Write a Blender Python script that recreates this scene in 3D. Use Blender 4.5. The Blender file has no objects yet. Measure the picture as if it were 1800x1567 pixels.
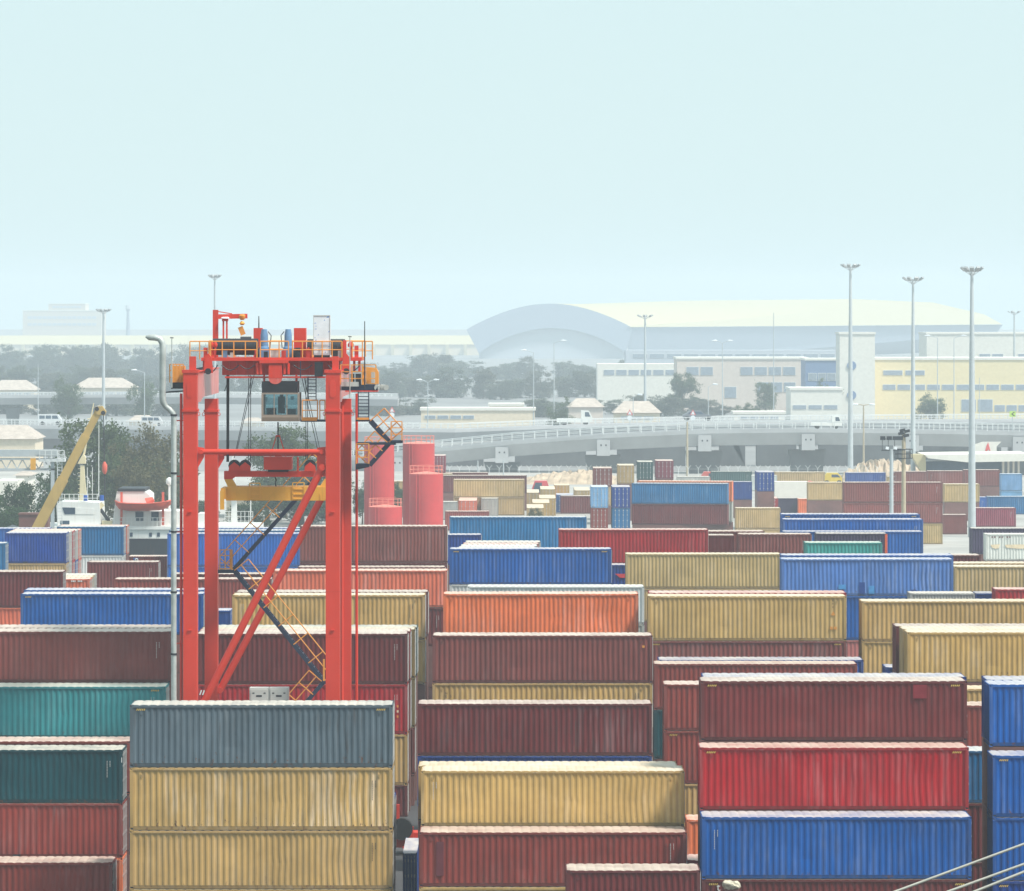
import bpy, bmesh, math, random
from mathutils import Vector, Matrix
R = math.radians
rnd = random.Random(7)
S = bpy.context.scene
COL = S.collection

# ------------------------------------------------------------------ camera
F, YH, HC = 7600.0, 555.0, 29.0          # focal length in photo pixels, horizon row, eye height in metres
cam_d = bpy.data.cameras.new('camera')
cam_d.sensor_width = 36.0
cam_d.lens = F / 1800.0 * 36.0
cam_d.shift_y = -(783.5 - YH) / 1800.0
cam_d.clip_start, cam_d.clip_end = 1.0, 20000.0
cam = bpy.data.objects.new('camera', cam_d)
cam.location = (0, 0, HC)
cam.rotation_euler = (R(90), 0, 0)
COL.objects.link(cam)
S.camera = cam

# ------------------------------------------------------------------ sky, sun, exposure
SUN_EL, SUN_AZ = 55.0, 120.0             # azimuth clockwise from +Y (the viewing direction)
W = bpy.data.worlds.new('World'); S.world = W; W.use_nodes = True
nt = W.node_tree; nt.nodes.clear()
sky = nt.nodes.new('ShaderNodeTexSky'); sky.sky_type = 'NISHITA'; sky.sun_disc = False
sky.sun_elevation = R(SUN_EL); sky.sun_rotation = R(SUN_AZ)
sky.altitude = 0; sky.air_density = 1.0; sky.dust_density = 2.0; sky.ozone_density = 2.0
veil = nt.nodes.new('ShaderNodeMix'); veil.data_type = 'RGBA'      # even veil of high haze over the whole sky
veil.inputs[0].default_value = 0.88
veil.inputs[7].default_value = (4.05, 5.15, 5.25, 1)
bg = nt.nodes.new('ShaderNodeBackground'); bg.inputs[1].default_value = 0.122
wo = nt.nodes.new('ShaderNodeOutputWorld')
nt.links.new(sky.outputs[0], veil.inputs[6]); nt.links.new(veil.outputs[2], bg.inputs[0]); nt.links.new(bg.outputs[0], wo.inputs[0])

sd = bpy.data.lights.new('sun', 'SUN'); sd.energy = 3.7; sd.angle = R(9.0); sd.color = (1.0, 0.955, 0.88)
so = bpy.data.objects.new('sun', sd); COL.objects.link(so)
sv = Vector((math.sin(R(SUN_AZ)) * math.cos(R(SUN_EL)), math.cos(R(SUN_AZ)) * math.cos(R(SUN_EL)), math.sin(R(SUN_EL))))
so.rotation_euler = (-sv).to_track_quat('-Z', 'Y').to_euler()
so.location = (0, 0, 200)

vs = S.view_settings
vs.view_transform = 'Standard'; vs.look = 'None'; vs.gamma = 1; vs.use_curve_mapping = False
vs.exposure = 0.54
S.render.film_transparent = False
cy = S.cycles
cy.use_denoising = True
cy.max_bounces = 5; cy.diffuse_bounces = 3; cy.glossy_bounces = 2; cy.transmission_bounces = 3
cy.transparent_max_bounces = 6; cy.volume_bounces = 2
cy.sample_clamp_indirect = 6.0

# ------------------------------------------------------------------ helpers
def at(px, py, D):
    """photo pixel + distance -> world point"""
    return Vector(((px - 900.0) * D / F, D, HC - (py - YH) * D / F))
def lin(r, g, b):
    return tuple(((c / 255.0 + .055) / 1.055) ** 2.4 if c > 10 else c / 255.0 / 12.92 for c in (r, g, b))
def alb(r, g, b, k=1.30):
    return tuple(min(.82, c / k) for c in lin(r, g, b))

class MB:
    """collects boxes, tubes, discs ... ; build() links ONE mesh object"""
    def __init__(s): s.v, s.f = [], []
    def add(s, vs_, fs):
        o = len(s.v); s.v += [tuple(v) for v in vs_]; s.f += [tuple(i + o for i in f) for f in fs]; return s
    def box(s, x0, x1, y0, y1, z0, z1):
        return s.add([(x0,y0,z0),(x1,y0,z0),(x1,y1,z0),(x0,y1,z0),(x0,y0,z1),(x1,y0,z1),(x1,y1,z1),(x0,y1,z1)],
                     [(0,3,2,1),(4,5,6,7),(0,1,5,4),(1,2,6,5),(2,3,7,6),(3,0,4,7)])
    def bar(s, p, q, w, h, up=(0, 0, 1)):
        """rectangular bar from p to q, w across, h along 'up'"""
        p, q = Vector(p), Vector(q); d = (q - p).normalized(); u = Vector(up)
        if abs(d.dot(u)) > .98: u = Vector((0, 1, 0))
        a = d.cross(u).normalized() * (w / 2); b = a.cross(d).normalized() * (h / 2)
        vs_ = [p-a-b, p+a-b, p+a+b, p-a+b, q-a-b, q+a-b, q+a+b, q-a+b]
        return s.add(vs_, [(3,2,1,0),(4,5,6,7),(0,1,5,4),(1,2,6,5),(2,3,7,6),(3,0,4,7)])
    def tube(s, pts, r, n=8, cap=True):
        pts = [Vector(p) for p in pts]; rs = r if isinstance(r, (list, tuple)) else [r] * len(pts)
        rings = []; base = len(s.v); prev = None
        for i, p in enumerate(pts):
            d = (pts[min(i+1, len(pts)-1)] - pts[max(i-1, 0)]).normalized()
            if prev is None:
                u = Vector((0,0,1)) if abs(d.z) < .9 else Vector((0,1,0)); a = d.cross(u).normalized()
            else:
                a = (prev - d * prev.dot(d)).normalized()
            prev = a; b = d.cross(a)
            rings.append([p + (a * math.cos(2*math.pi*k/n) + b * math.sin(2*math.pi*k/n)) * rs[i] for k in range(n)])
        for rg in rings: s.v += [tuple(v) for v in rg]
        for i in range(len(rings) - 1):
            for k in range(n):
                k2 = (k + 1) % n
                s.f.append((base+i*n+k, base+i*n+k2, base+(i+1)*n+k2, base+(i+1)*n+k))
        if cap:
            s.f.append(tuple(base + k for k in reversed(range(n))))
            s.f.append(tuple(base + (len(rings)-1)*n + k for k in range(n)))
        return s
    def cyl(s, p, q, r, n=16, r2=None): return s.tube([p, q], [r, r if r2 is None else r2], n)
    def prism(s, poly, y0, y1):
        """outline in (x,z) pushed from y0 to y1"""
        n = len(poly)
        vs_ = [(x, y0, z) for x, z in poly] + [(x, y1, z) for x, z in poly]
        fs = [tuple(range(n)), tuple(reversed(range(n, 2*n)))]
        fs += [(i, i+n, (i+1) % n + n, (i+1) % n) for i in range(n)]
        return s.add(vs_, fs)
    def prismx(s, poly, x0, x1):
        n = len(poly)
        vs_ = [(x0, y, z) for y, z in poly] + [(x1, y, z) for y, z in poly]
        fs = [tuple(range(n)), tuple(reversed(range(n, 2*n)))]
        fs += [(i, i+n, (i+1) % n + n, (i+1) % n) for i in range(n)]
        return s.add(vs_, fs)
    def mesh(s, name, m, smooth=False):
        me = bpy.data.meshes.new(name); me.from_pydata(s.v, [], s.f); me.update()
        bm = bmesh.new(); bm.from_mesh(me); bmesh.ops.recalc_face_normals(bm, faces=bm.faces); bm.to_mesh(me); bm.free()
        if m: me.materials.append(m)
        if smooth:
            me.shade_smooth()
            me.set_sharp_from_angle(angle=R(40))
        return me
    def build(s, name, m, parent=None, smooth=False, color=None):
        return inst(name, s.mesh(name, m, smooth), parent, color)
def inst(name, me, parent=None, color=None, loc=None):
    o = bpy.data.objects.new(name, me); COL.objects.link(o)
    if parent is not None: o.parent = parent
    if color is not None: o.color = color if len(color) == 4 else (*color, 1)
    if loc is not None: o.location = loc
    return o
def empty(name, loc=(0, 0, 0), rz=0.0, label=None, cat=None, group=None):
    o = bpy.data.objects.new(name, None); COL.objects.link(o)
    o.location = loc; o.rotation_euler = (0, 0, rz); o.empty_display_size = .2
    return tag(o, label, cat, group)
def tag(o, label=None, cat=None, group=None, kind=None):
    if label: o['label'] = label
    if cat: o['category'] = cat
    if group: o['group'] = group
    if kind: o['kind'] = kind
    return o

# ------------------------------------------------------------------ materials
def mat(name, col=None, rough=.6, var=.10, scale=1.2, metal=0.0, spec=.35, streak=0.0, streak_col=(.10, .05, .03), bump=0.0):
    """paint with patchy tone and, if asked for, run-down streaks. col None = the object's own colour"""
    m = bpy.data.materials.new(name); m.use_nodes = True; t = m.node_tree; n = t.nodes; n.clear()
    out = n.new('ShaderNodeOutputMaterial'); p = n.new('ShaderNodeBsdfPrincipled'); t.links.new(p.outputs[0], out.inputs[0])
    p.inputs['Roughness'].default_value = rough; p.inputs['Metallic'].default_value = metal; p.inputs['Specular IOR Level'].default_value = spec
    tc = n.new('ShaderNodeTexCoord')
    oi = n.new('ShaderNodeObjectInfo')
    if col is None: src = oi.outputs['Color']
    else:
        c = n.new('ShaderNodeRGB'); c.outputs[0].default_value = (*col, 1); src = c.outputs[0]
    ofs = n.new('ShaderNodeVectorMath'); ofs.operation = 'MULTIPLY_ADD'
    t.links.new(oi.outputs['Random'], ofs.inputs[0]); ofs.inputs[1].default_value = (91, 57, 73); t.links.new(tc.outputs['Object'], ofs.inputs[2])
    nz = n.new('ShaderNodeTexNoise'); nz.inputs['Scale'].default_value = scale; nz.inputs['Detail'].default_value = 4; nz.inputs['Roughness'].default_value = .65
    t.links.new(ofs.outputs[0], nz.inputs['Vector'])
    mr = n.new('ShaderNodeMapRange'); mr.inputs[1].default_value = .3; mr.inputs[2].default_value = .7
    mr.inputs[3].default_value = 1 - var; mr.inputs[4].default_value = 1 + var
    t.links.new(nz.outputs[0], mr.inputs[0])
    mu = n.new('ShaderNodeVectorMath'); mu.operation = 'SCALE'; t.links.new(src, mu.inputs[0]); t.links.new(mr.outputs[0], mu.inputs['Scale'])
    last = mu.outputs[0]
    if streak > 0:
        mp = n.new('ShaderNodeMapping'); mp.inputs['Scale'].default_value = (2.6, 2.6, .16); t.links.new(ofs.outputs[0], mp.inputs[0])
        n2 = n.new('ShaderNodeTexNoise'); n2.inputs['Scale'].default_value = 1.6; n2.inputs['Detail'].default_value = 5; t.links.new(mp.outputs[0], n2.inputs['Vector'])
        r2 = n.new('ShaderNodeMapRange'); r2.inputs[1].default_value = .56; r2.inputs[2].default_value = .78; r2.inputs[4].default_value = streak; t.links.new(n2.outputs[0], r2.inputs[0])
        mx = n.new('ShaderNodeMix'); mx.data_type = 'RGBA'; t.links.new(r2.outputs[0], mx.inputs[0]); t.links.new(last, mx.inputs[6]); mx.inputs[7].default_value = (*streak_col, 1)
        last = mx.outputs[2]
    t.links.new(last, p.inputs['Base Color'])
    if bump > 0:
        b = n.new('ShaderNodeBump'); b.inputs['Strength'].default_value = bump; b.inputs['Distance'].default_value = .05
        t.links.new(nz.outputs[0], b.inputs['Height']); t.links.new(b.outputs[0], p.inputs['Normal'])
    return m

def container_paint():
    """faded box paint: broad patches, chalky runs, rust specks and a rusty foot"""
    m = bpy.data.materials.new('container_paint'); m.use_nodes = True; t = m.node_tree; n = t.nodes; n.clear(); L = t.links.new
    out = n.new('ShaderNodeOutputMaterial'); p = n.new('ShaderNodeBsdfPrincipled'); L(p.outputs[0], out.inputs[0])
    p.inputs['Roughness'].default_value = .6; p.inputs['Specular IOR Level'].default_value = .18
    tc = n.new('ShaderNodeTexCoord'); oi = n.new('ShaderNodeObjectInfo')
    ofs = n.new('ShaderNodeVectorMath'); ofs.operation = 'MULTIPLY_ADD'
    L(oi.outputs['Random'], ofs.inputs[0]); ofs.inputs[1].default_value = (171, 57, 93); L(tc.outputs['Object'], ofs.inputs[2])
    def noise(scale, detail, mapscale=None, rough=.6):
        z = n.new('ShaderNodeTexNoise'); z.inputs['Scale'].default_value = scale; z.inputs['Detail'].default_value = detail; z.inputs['Roughness'].default_value = rough
        if mapscale:
            mp = n.new('ShaderNodeMapping'); mp.inputs['Scale'].default_value = mapscale; L(ofs.outputs[0], mp.inputs[0]); L(mp.outputs[0], z.inputs['Vector'])
        else: L(ofs.outputs[0], z.inputs['Vector'])
        return z.outputs[0]
    def rng(src, a, b, c, d):
        r = n.new('ShaderNodeMapRange'); r.inputs[1].default_value = a; r.inputs[2].default_value = b; r.inputs[3].default_value = c; r.inputs[4].default_value = d
        L(src, r.inputs[0]); return r.outputs[0]
    def mix(fac, a, bcol):
        x = n.new('ShaderNodeMix'); x.data_type = 'RGBA'; L(fac, x.inputs[0]); L(a, x.inputs[6])
        if isinstance(bcol, tuple): x.inputs[7].default_value = (*bcol, 1)
        else: L(bcol, x.inputs[7])
        return x.outputs[2]
    def mul(a, b):
        x = n.new('ShaderNodeMath'); x.operation = 'MULTIPLY'; L(a, x.inputs[0])
        if isinstance(b, float): x.inputs[1].default_value = b
        else: L(b, x.inputs[1])
        return x.outputs[0]
    patch = rng(noise(.45, 5), .3, .7, .82, 1.16)
    sc = n.new('ShaderNodeVectorMath'); sc.operation = 'SCALE'; L(oi.outputs['Color'], sc.inputs[0]); L(patch, sc.inputs['Scale'])
    # chalking: paler, greyer runs
    hs = n.new('ShaderNodeHueSaturation'); hs.inputs['Saturation'].default_value = .62; hs.inputs['Value'].default_value = 1.32; L(sc.outputs[0], hs.inputs['Color'])
    chalk = mul(mul(rng(noise(1.0, 4, (3.4, 3.4, .22)), .46, .72, 0, .85), rng(noise(.30, 3), .40, .62, .12, 1)), oi.outputs['Alpha'])
    c1 = mix(chalk, sc.outputs[0], hs.outputs[0])
    # grime runs
    grime = mul(mul(rng(noise(1.3, 5, (5.0, 5.0, .35)), .52, .80, 0, .6), rng(noise(.38, 3), .38, .60, .15, 1)), oi.outputs['Alpha'])
    c2 = mix(grime, c1, (.055, .045, .04))
    # rust: specks anywhere, thicker towards the foot of the sheet where water sits
    sep = n.new('ShaderNodeSeparateXYZ'); L(tc.outputs['Object'], sep.inputs[0])
    foot = rng(sep.outputs['Z'], .15, .75, .115, 0.0)
    nr = noise(3.2, 6, (1.6, 1.6, .75), .72)
    ad = n.new('ShaderNodeMath'); ad.operation = 'ADD'; L(nr, ad.inputs[0]); L(foot, ad.inputs[1])
    rust = mul(rng(ad.outputs[0], .675, .745, 0, .9), oi.outputs['Alpha'])
    c3 = mix(rust, c2, (.115, .048, .026))
    L(c3, p.inputs['Base Color'])
    b = n.new('ShaderNodeBump'); b.inputs['Strength'].default_value = .12; b.inputs['Distance'].default_value = .02
    L(noise(2.2, 3), b.inputs['Height']); L(b.outputs[0], p.inputs['Normal'])
    return m
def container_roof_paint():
    """roof sheets: box colour paled by dust and by sun glare painted in"""
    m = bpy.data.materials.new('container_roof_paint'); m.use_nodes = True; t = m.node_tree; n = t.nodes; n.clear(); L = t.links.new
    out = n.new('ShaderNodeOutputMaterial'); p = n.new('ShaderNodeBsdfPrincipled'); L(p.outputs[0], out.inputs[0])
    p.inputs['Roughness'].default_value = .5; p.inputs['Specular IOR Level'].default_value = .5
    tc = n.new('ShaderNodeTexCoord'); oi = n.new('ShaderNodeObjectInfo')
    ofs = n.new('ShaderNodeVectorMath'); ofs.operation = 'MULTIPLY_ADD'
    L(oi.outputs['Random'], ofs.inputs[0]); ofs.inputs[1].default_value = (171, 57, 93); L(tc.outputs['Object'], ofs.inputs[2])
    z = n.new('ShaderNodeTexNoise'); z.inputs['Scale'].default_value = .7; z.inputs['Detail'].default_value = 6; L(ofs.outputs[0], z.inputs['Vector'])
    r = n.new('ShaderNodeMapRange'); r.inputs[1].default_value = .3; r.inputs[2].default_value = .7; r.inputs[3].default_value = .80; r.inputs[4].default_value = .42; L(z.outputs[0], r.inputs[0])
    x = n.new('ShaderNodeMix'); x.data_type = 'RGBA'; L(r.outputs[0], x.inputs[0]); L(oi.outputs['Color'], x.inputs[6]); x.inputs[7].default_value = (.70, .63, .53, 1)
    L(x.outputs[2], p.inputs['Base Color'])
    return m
M = {}
M['box'] = container_paint()
M['buried'] = mat('buried_box_paint', (.16, .07, .06), .6, .3, .5)
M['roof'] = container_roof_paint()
M['iron'] = mat('container_iron', None, .6, .25, 3.0, streak=.6)
M['dark'] = mat('dark_iron', (.025, .028, .035), .55, .2)
M['yellowmark'] = mat('hazard_yellow', (.62, .42, .10), .6)
M['whitemark'] = mat('marking_white', (.72, .72, .70), .6)
M['idmark'] = mat('marking_faded', (.46, .45, .44), .7)
M['blackmark'] = mat('marking_black', (.03, .03, .03), .6)
M['steelrod'] = mat('galvanised_rod', (.46, .46, .45), .45, .1, metal=.3)
# ------------------------------------------------------------------ ground
def struct(name, mb, m): return tag(mb.build(name, m), kind='structure')
M['concrete'] = mat('yard_concrete', (.36, .35, .33), .8, .22, .08)
M['water'] = mat('harbour_water', (.03, .06, .07), .12, .1, .4, bump=.3)
struct('ground', MB().add([(-4000,-300,0),(4000,-300,0),(4000,9000,0),(-4000,9000,0)], [(0,1,2,3)]), M['concrete'])
M['asphalt'] = mat('far_asphalt', (.22, .22, .22), .85, .2, .02)
struct('far_ground', MB().add([(-4000,805,.02),(4000,805,.02),(4000,8900,.02),(-4000,8900,.02)], [(0,1,2,3)]), M['asphalt'])
M['gapshade'] = mat('gap_shade_grey', (.055, .055, .058), .85, .3, .1)
struct('gap_shade_sheet', MB().add([(-400,-290,.01),(400,-290,.01),(400,345,.01),(-400,345,.01)], [(0,1,2,3)]), M['gapshade'])  # dark sheet added to deepen the shade between the stacks
struct('harbour_water', MB().add([(-70,425,.02),(-14,425,.02),(-14,500,.02),(-70,500,.02)], [(0,1,2,3)]), M['water'])

# ------------------------------------------------------------------ shipping containers
CW, CH = 2.438, 2.591
def corr_wall(length, z0, z1, pitch, depth, rows=1, dents=0, seed=0):
    """vertical trapezoid ribs along x, facing -y, with thickness at y=0 .. rows split for dents"""
    rg = random.Random(seed); n = max(2, round(length / pitch)); p = length / n
    xs = []
    for i in range(n):
        a = -length/2 + i*p
        xs += [(a, 0), (a + p*.25, 0), (a + p*.5, depth), (a + p*.75, depth)]
    xs.append((length/2, 0))
    dl = [(rg.uniform(-length/2, length/2), rg.uniform(z0+.3, z1-.3), rg.uniform(.25, .7), rg.uniform(.01, .035), rg.uniform(-.05, .05)) for _ in range(dents)]
    mb = MB(); vs_ = []
    for j in range(rows + 1):
        z = z0 + (z1 - z0) * j / rows
        for x, y in xs:
            dx = dy = 0
            if 0 < j < rows:
                for cx, cz, rr, dp, sw in dl:
                    g = math.exp(-((x-cx)/(rr*1.6))**2 - ((z-cz)/rr)**2); dy += dp * g; dx += sw * g
            vs_.append((x + dx, y + dy, z))
    w = len(xs)
    fs = [(j*w+i, j*w+i+1, (j+1)*w+i+1, (j+1)*w+i) for j in range(rows) for i in range(w-1)]
    mb.add(vs_, fs); return mb
def casting_mesh():
    mb = MB(); a, b, h = .09, .082, .059
    mb.box(-a, a, -b, b, -h, h)
    me = mb.mesh('corner_casting', M['iron']); bm = bmesh.new(); bm.from_mesh(me); me.materials.append(M['dark'])
    for f in list(bm.faces):
        if abs(f.normal.y) > .9 or abs(f.normal.x) > .9:
            r = bmesh.ops.inset_region(bm, faces=[f], thickness=.034)
            bmesh.ops.translate(bm, verts=f.verts, vec=-f.normal * .03); f.material_index = 1
    bm.to_mesh(me); bm.free(); return me
CM = {}
def container_meshes():
    for L in (12.192, 6.058):
        wl = L - .30
        CM[L, 'walls'] = [corr_wall(wl, .165, CH - .105, .28, .037, 7, d, 40 + i).mesh('side_wall', M['box']) for i, d in enumerate((0, 3, 6, 9))]
        CM[L, 'wall0'] = corr_wall(wl, .165, CH - .105, .28, .037).mesh('side_wall', M['box'])
        n = round((L - .1) / .42); q = (L - .1) / n; pts = []
        for i in range(n):
            a = -(L - .1)/2 + i*q; pts += [(a, 0), (a + q*.28, .022), (a + q*.72, .022), (a + q*.999, 0)]
        vs_ = [(x, y, CH - .024 + z) for y in (-CW/2 + .012, CW/2 - .012) for x, z in pts]; k = len(pts)
        lo = [(x, y, CH - .06) for y in (-CW/2 + .012, CW/2 - .012) for x, z in pts]
        mb = MB().add(vs_ + lo, [(i, i+1, k+i+1, k+i) for i in range(k-1)] + [(2*k+i, 2*k+i+1, i+1, i) for i in range(k-1)] + [(k+i, k+i+1, 3*k+i+1, 3*k+i) for i in range(k-1)])
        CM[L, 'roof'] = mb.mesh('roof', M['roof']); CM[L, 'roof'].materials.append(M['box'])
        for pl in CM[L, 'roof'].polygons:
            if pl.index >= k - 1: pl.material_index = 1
        CM[L, 'toprail'] = MB().box(-L/2+.09, L/2-.09, -.03, .03, CH-.115, CH-.045).mesh('top_rail', M['box'])
        CM[L, 'botrail'] = MB().box(-L/2+.09, L/2-.09, -.025, .035, .02, .172).mesh('bottom_rail', M['box'])
        CM[L, 'floor'] = MB().box(-L/2+.06, L/2-.06, -CW/2+.07, CW/2-.07, .10, .16).mesh('floor', M['dark'])
    CM['endwall'] = corr_wall(CW - .30, .17, CH - .14, .25, .04).mesh('end_wall', M['box'])
    CM['post'] = MB().box(-.075, .075, -.07, .07, .116, CH - .116).mesh('corner_post', M['box'])
    CM['header'] = MB().box(-.06, .06, -CW/2+.1, CW/2-.1, CH-.15, CH-.03).mesh('end_header', M['box'])
    CM['sill'] = MB().box(-.06, .06, -CW/2+.1, CW/2-.1, .02, .17).mesh('end_sill', M['box'])
    CM['cast'] = casting_mesh()
    d = MB()
    dw = CW/2 - .16
    d.box(-.02, .02, .01, dw, .175, CH - .155)
    for z in (.6, 1.1, 1.6, 2.1): d.box(.018, .034, .06, dw - .05, z - .16, z + .16)
    CM['door'] = d.mesh('door', M['box'])
    r = MB().tube([(.065, 0, .12), (.065, 0, CH - .10)], .021, 6)
    for z in (.35, 1.05, 1.75, 2.3): r.box(.03, .09, -.06, .06, z - .05, z + .05)
    CM['rod'] = r.mesh('lock_rod', M['steelrod'])
    CM['pocket'] = MB().box(-.18, .18, -.012, .0, .035, .15).mesh('fork_pocket', M['dark'])
    hz = MB()
    for i in range(5):
        x = i * .085
        hz.add([(x, 0, 0), (x + .045, 0, 0), (x + .085, 0, .075), (x + .04, 0, .075), (x, .006, 0), (x + .045, .006, 0), (x + .085, .006, .075), (x + .04, .006, .075)],
               [(0,1,2,3), (7,6,5,4), (0,4,5,1), (1,5,6,2), (2,6,7,3), (3,7,4,0)])
    CM['hazard'] = hz.mesh('hazard_stripes', M['yellowmark'])
    mk = MB(); rg = random.Random(3)
    for c in range(2):
        z = 2.05
        for i in range(11 if c == 0 else 4):
            h = .045; mk.box(c*.14, c*.14 + .032, -.003, .003, z - h, z); mk.box(c*.14 + .012, c*.14 + .018, -.0025, .0025, z - .076, z - h + .001); z -= .075
    CM['marks'] = mk.mesh('vertical_marking', M['idmark'])
    CM['markk'] = mk.mesh('vertical_marking', M['blackmark'])
    CM['flap'] = MB().box(-.05, .05, -.02, .0, 0, .14).mesh('vent_cover', M['iron'])
container_meshes()

PAL = {
 'YEL': alb(206,168,104), 'TAN': alb(200,170,118), 'MAR': alb(116,44,44), 'BRN': alb(140,74,68), 'BRK': alb(152,64,54), 'RED': alb(180,22,32),
 'ORG': alb(252,132,76), 'SAL': alb(232,118,86), 'BLU': alb(0,94,180), 'NVY': alb(0,62,148), 'LBL': alb(88,136,210), 'STL': alb(16,108,164),
 'TEA': alb(60,156,162), 'DTE': alb(4,72,82), 'GRY': alb(102,117,130), 'WHT': alb(222,226,222), 'SLT': alb(74,62,92), 'CYA': alb(62,170,165),
 'DGN': alb(58,92,92), 'LGY': alb(190,190,184), 'SKY': alb(130,180,225), 'MAG': alb(150,60,80), 'OLV': alb(150,128,78), 'PNK': alb(196,118,112)}
rc = random.Random(21)
GROUP = 'shipping containers stacked in the yard'
CONTAINERS = []
HIDDEN = []
BYLABEL = {}
def container(cx, cyf, z0, Lact, h, col, label, yaw=0.0, Wact=CW, detail=2, opt='', color_roof=None):
    """cx, cyf: middle of the face that looks at the camera. detail 2 near, 1 far, 0 hidden"""
    nom = 12.192 if Lact > 9 else 6.058
    dpt = Wact if abs(yaw) < .8 else Lact
    root = empty('shipping_container', (cx, cyf + dpt/2, z0), yaw, label, 'container', GROUP)
    root.scale = (Lact / nom, Wact / CW, (h - .012) / CH)
    BYLABEL[label] = root
    CONTAINERS.append((label, cx, cyf, Lact if abs(yaw) < .8 else Wact, dpt, z0, h, detail))
    base = PAL[col] if isinstance(col, str) else col
    j = rc.uniform(.93, 1.07); c = tuple(min(.8, v * j * rc.uniform(.97, 1.03)) for v in base); wear = rc.uniform(.35, 1.0) if 'w' not in opt else 1.6; c = (*c, wear)
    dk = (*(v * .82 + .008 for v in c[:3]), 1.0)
    rail_shade = (*(v * .55 + .006 for v in c[:3]), .8)  # bottom rails: shade of the recess darkened into the colour
    roofc = PAL[color_roof] if color_roof else c
    L = nom; wy = CW/2 - .035
    wall = rc.choice(CM[L, 'walls']) if detail == 2 else CM[L, 'wall0']
    o = inst('side_wall', wall, root, c, (0, -wy, 0))
    o = inst('side_wall', CM[L, 'wall0'], root, c, (0, wy, 0)); o.rotation_euler.z = math.pi
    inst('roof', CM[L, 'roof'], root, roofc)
    ex = L/2 - .03
    inst('floor', CM[L, 'floor'], root)
    o = inst('end_wall', CM['endwall'], root, c, (-ex, 0, 0)); o.rotation_euler.z = -math.pi/2
    for s in (-1, 1):
        dr = inst('door', CM['door'], root, c, (L/2 - .05, 0, 0)); dr.scale.y = s
        if detail == 2 or abs(yaw) > .8:
            for k in (.28, .80): inst('lock_rod', CM['rod'], dr, None, (0, k, 0))
    for s in (-1, 1):
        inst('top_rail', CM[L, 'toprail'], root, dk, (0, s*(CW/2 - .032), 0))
        b = inst('bottom_rail', CM[L, 'botrail'], root, rail_shade, (0, s*(CW/2 - .075), 0))
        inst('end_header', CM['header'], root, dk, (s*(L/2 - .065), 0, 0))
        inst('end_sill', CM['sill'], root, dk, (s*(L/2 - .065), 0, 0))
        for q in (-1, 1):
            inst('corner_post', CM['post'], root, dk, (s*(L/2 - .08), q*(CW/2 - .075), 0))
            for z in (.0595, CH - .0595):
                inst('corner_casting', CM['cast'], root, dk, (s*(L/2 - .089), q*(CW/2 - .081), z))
    fy = -CW/2
    if 'h' in opt:
        for x in (-L/2 + .3, L/2 - .75): inst('hazard_stripes', CM['hazard'], root, None, (x, fy - .004, CH - .235))
    if 'f' in opt:
        for x in (-1.0, 1.0): inst('fork_pocket', CM['pocket'], root, None, (x, fy + .012, 0))
    if 'm' in opt: inst('vertical_marking', CM['marks'], root, None, (L/2 - .75, fy + .012, 0))
    if 'M' in opt: inst('vertical_marking', CM['marks'], root, None, (-L/2 + .55, fy + .012, 0))
    if 'k' in opt: inst('vertical_marking', CM['markk'], root, None, (L/2 - .95, fy + .012, 0))
    if 'v' in opt:
        for x in (-L/2 + .55, L/2 - .6): inst('vent_cover', CM['flap'], root, dk, (x, fy + .03, CH - .42))
    return root
def stack(x0, x1, yt, D, levels, L=12.192, detail=2, fill=True, **kw):
    """a stack: pixel span and top edge of its face at distance D; levels from the top: (colour, height, label, options)"""
    s = F / D
    if x0 is None: x0 = x1 - L * s
    if x1 is None: x1 = x0 + L * s
    X0, X1 = (x0 - 900) / s, (x1 - 900) / s
    top = HC - (yt - YH) / s
    out = []; first = levels[0][2]
    for lv in levels:
        col, h, label = lv[:3]; opt = lv[3] if len(lv) > 3 else ''
        if top - h < .25 or top - h < 0: h = top
        out.append(container((X0 + X1)/2, D, top - h, X1 - X0, h, col, label, detail=detail, opt=opt, **kw)); top -= h
        if top <= .01: break
    if fill and top > .5:
        k = max(1, round(top / 2.65)); h = top / k
        for i in range(k):
            top -= h
            HIDDEN.append((X0, X1, D, D + CW, top, top + h))
    return out
S_, H_ = 2.591, 2.896
# --- column at the left edge
stack(None, 197, 1516, 205, [('BRK', H_, 'dark brick red container at the very bottom left corner, pale pink roof')])
stack(None, 215, 1318, 208.5, [('DTE', 2.58, 'dark teal container at left edge on top of a brick red one', 'fm'), ('BRK', 2.63, 'brick red container at left edge under the dark teal one', 'f'),
      ('ORG', 2.9, 'orange container behind the bottom left corner, only its right edge shows')])
stack(None, 228, 1303, 212, [('BRK', S_, 'brick red container showing only a thin strip under the bright teal one')])
stack(None, 291, 1207, 221, [('TEA', 2.66, 'bright teal container under the wide brown one at left', 'hm')])
stack(None, 300, 1110, 223.8, [('BRN', 2.67, 'wide brown container with cream roof left of the grey pipe', 'm')])
stack(None, 303, 1103.3, 226.6, [('BRN', 2.67, 'brown container right behind the wide brown one, only its roof shows')])
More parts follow.
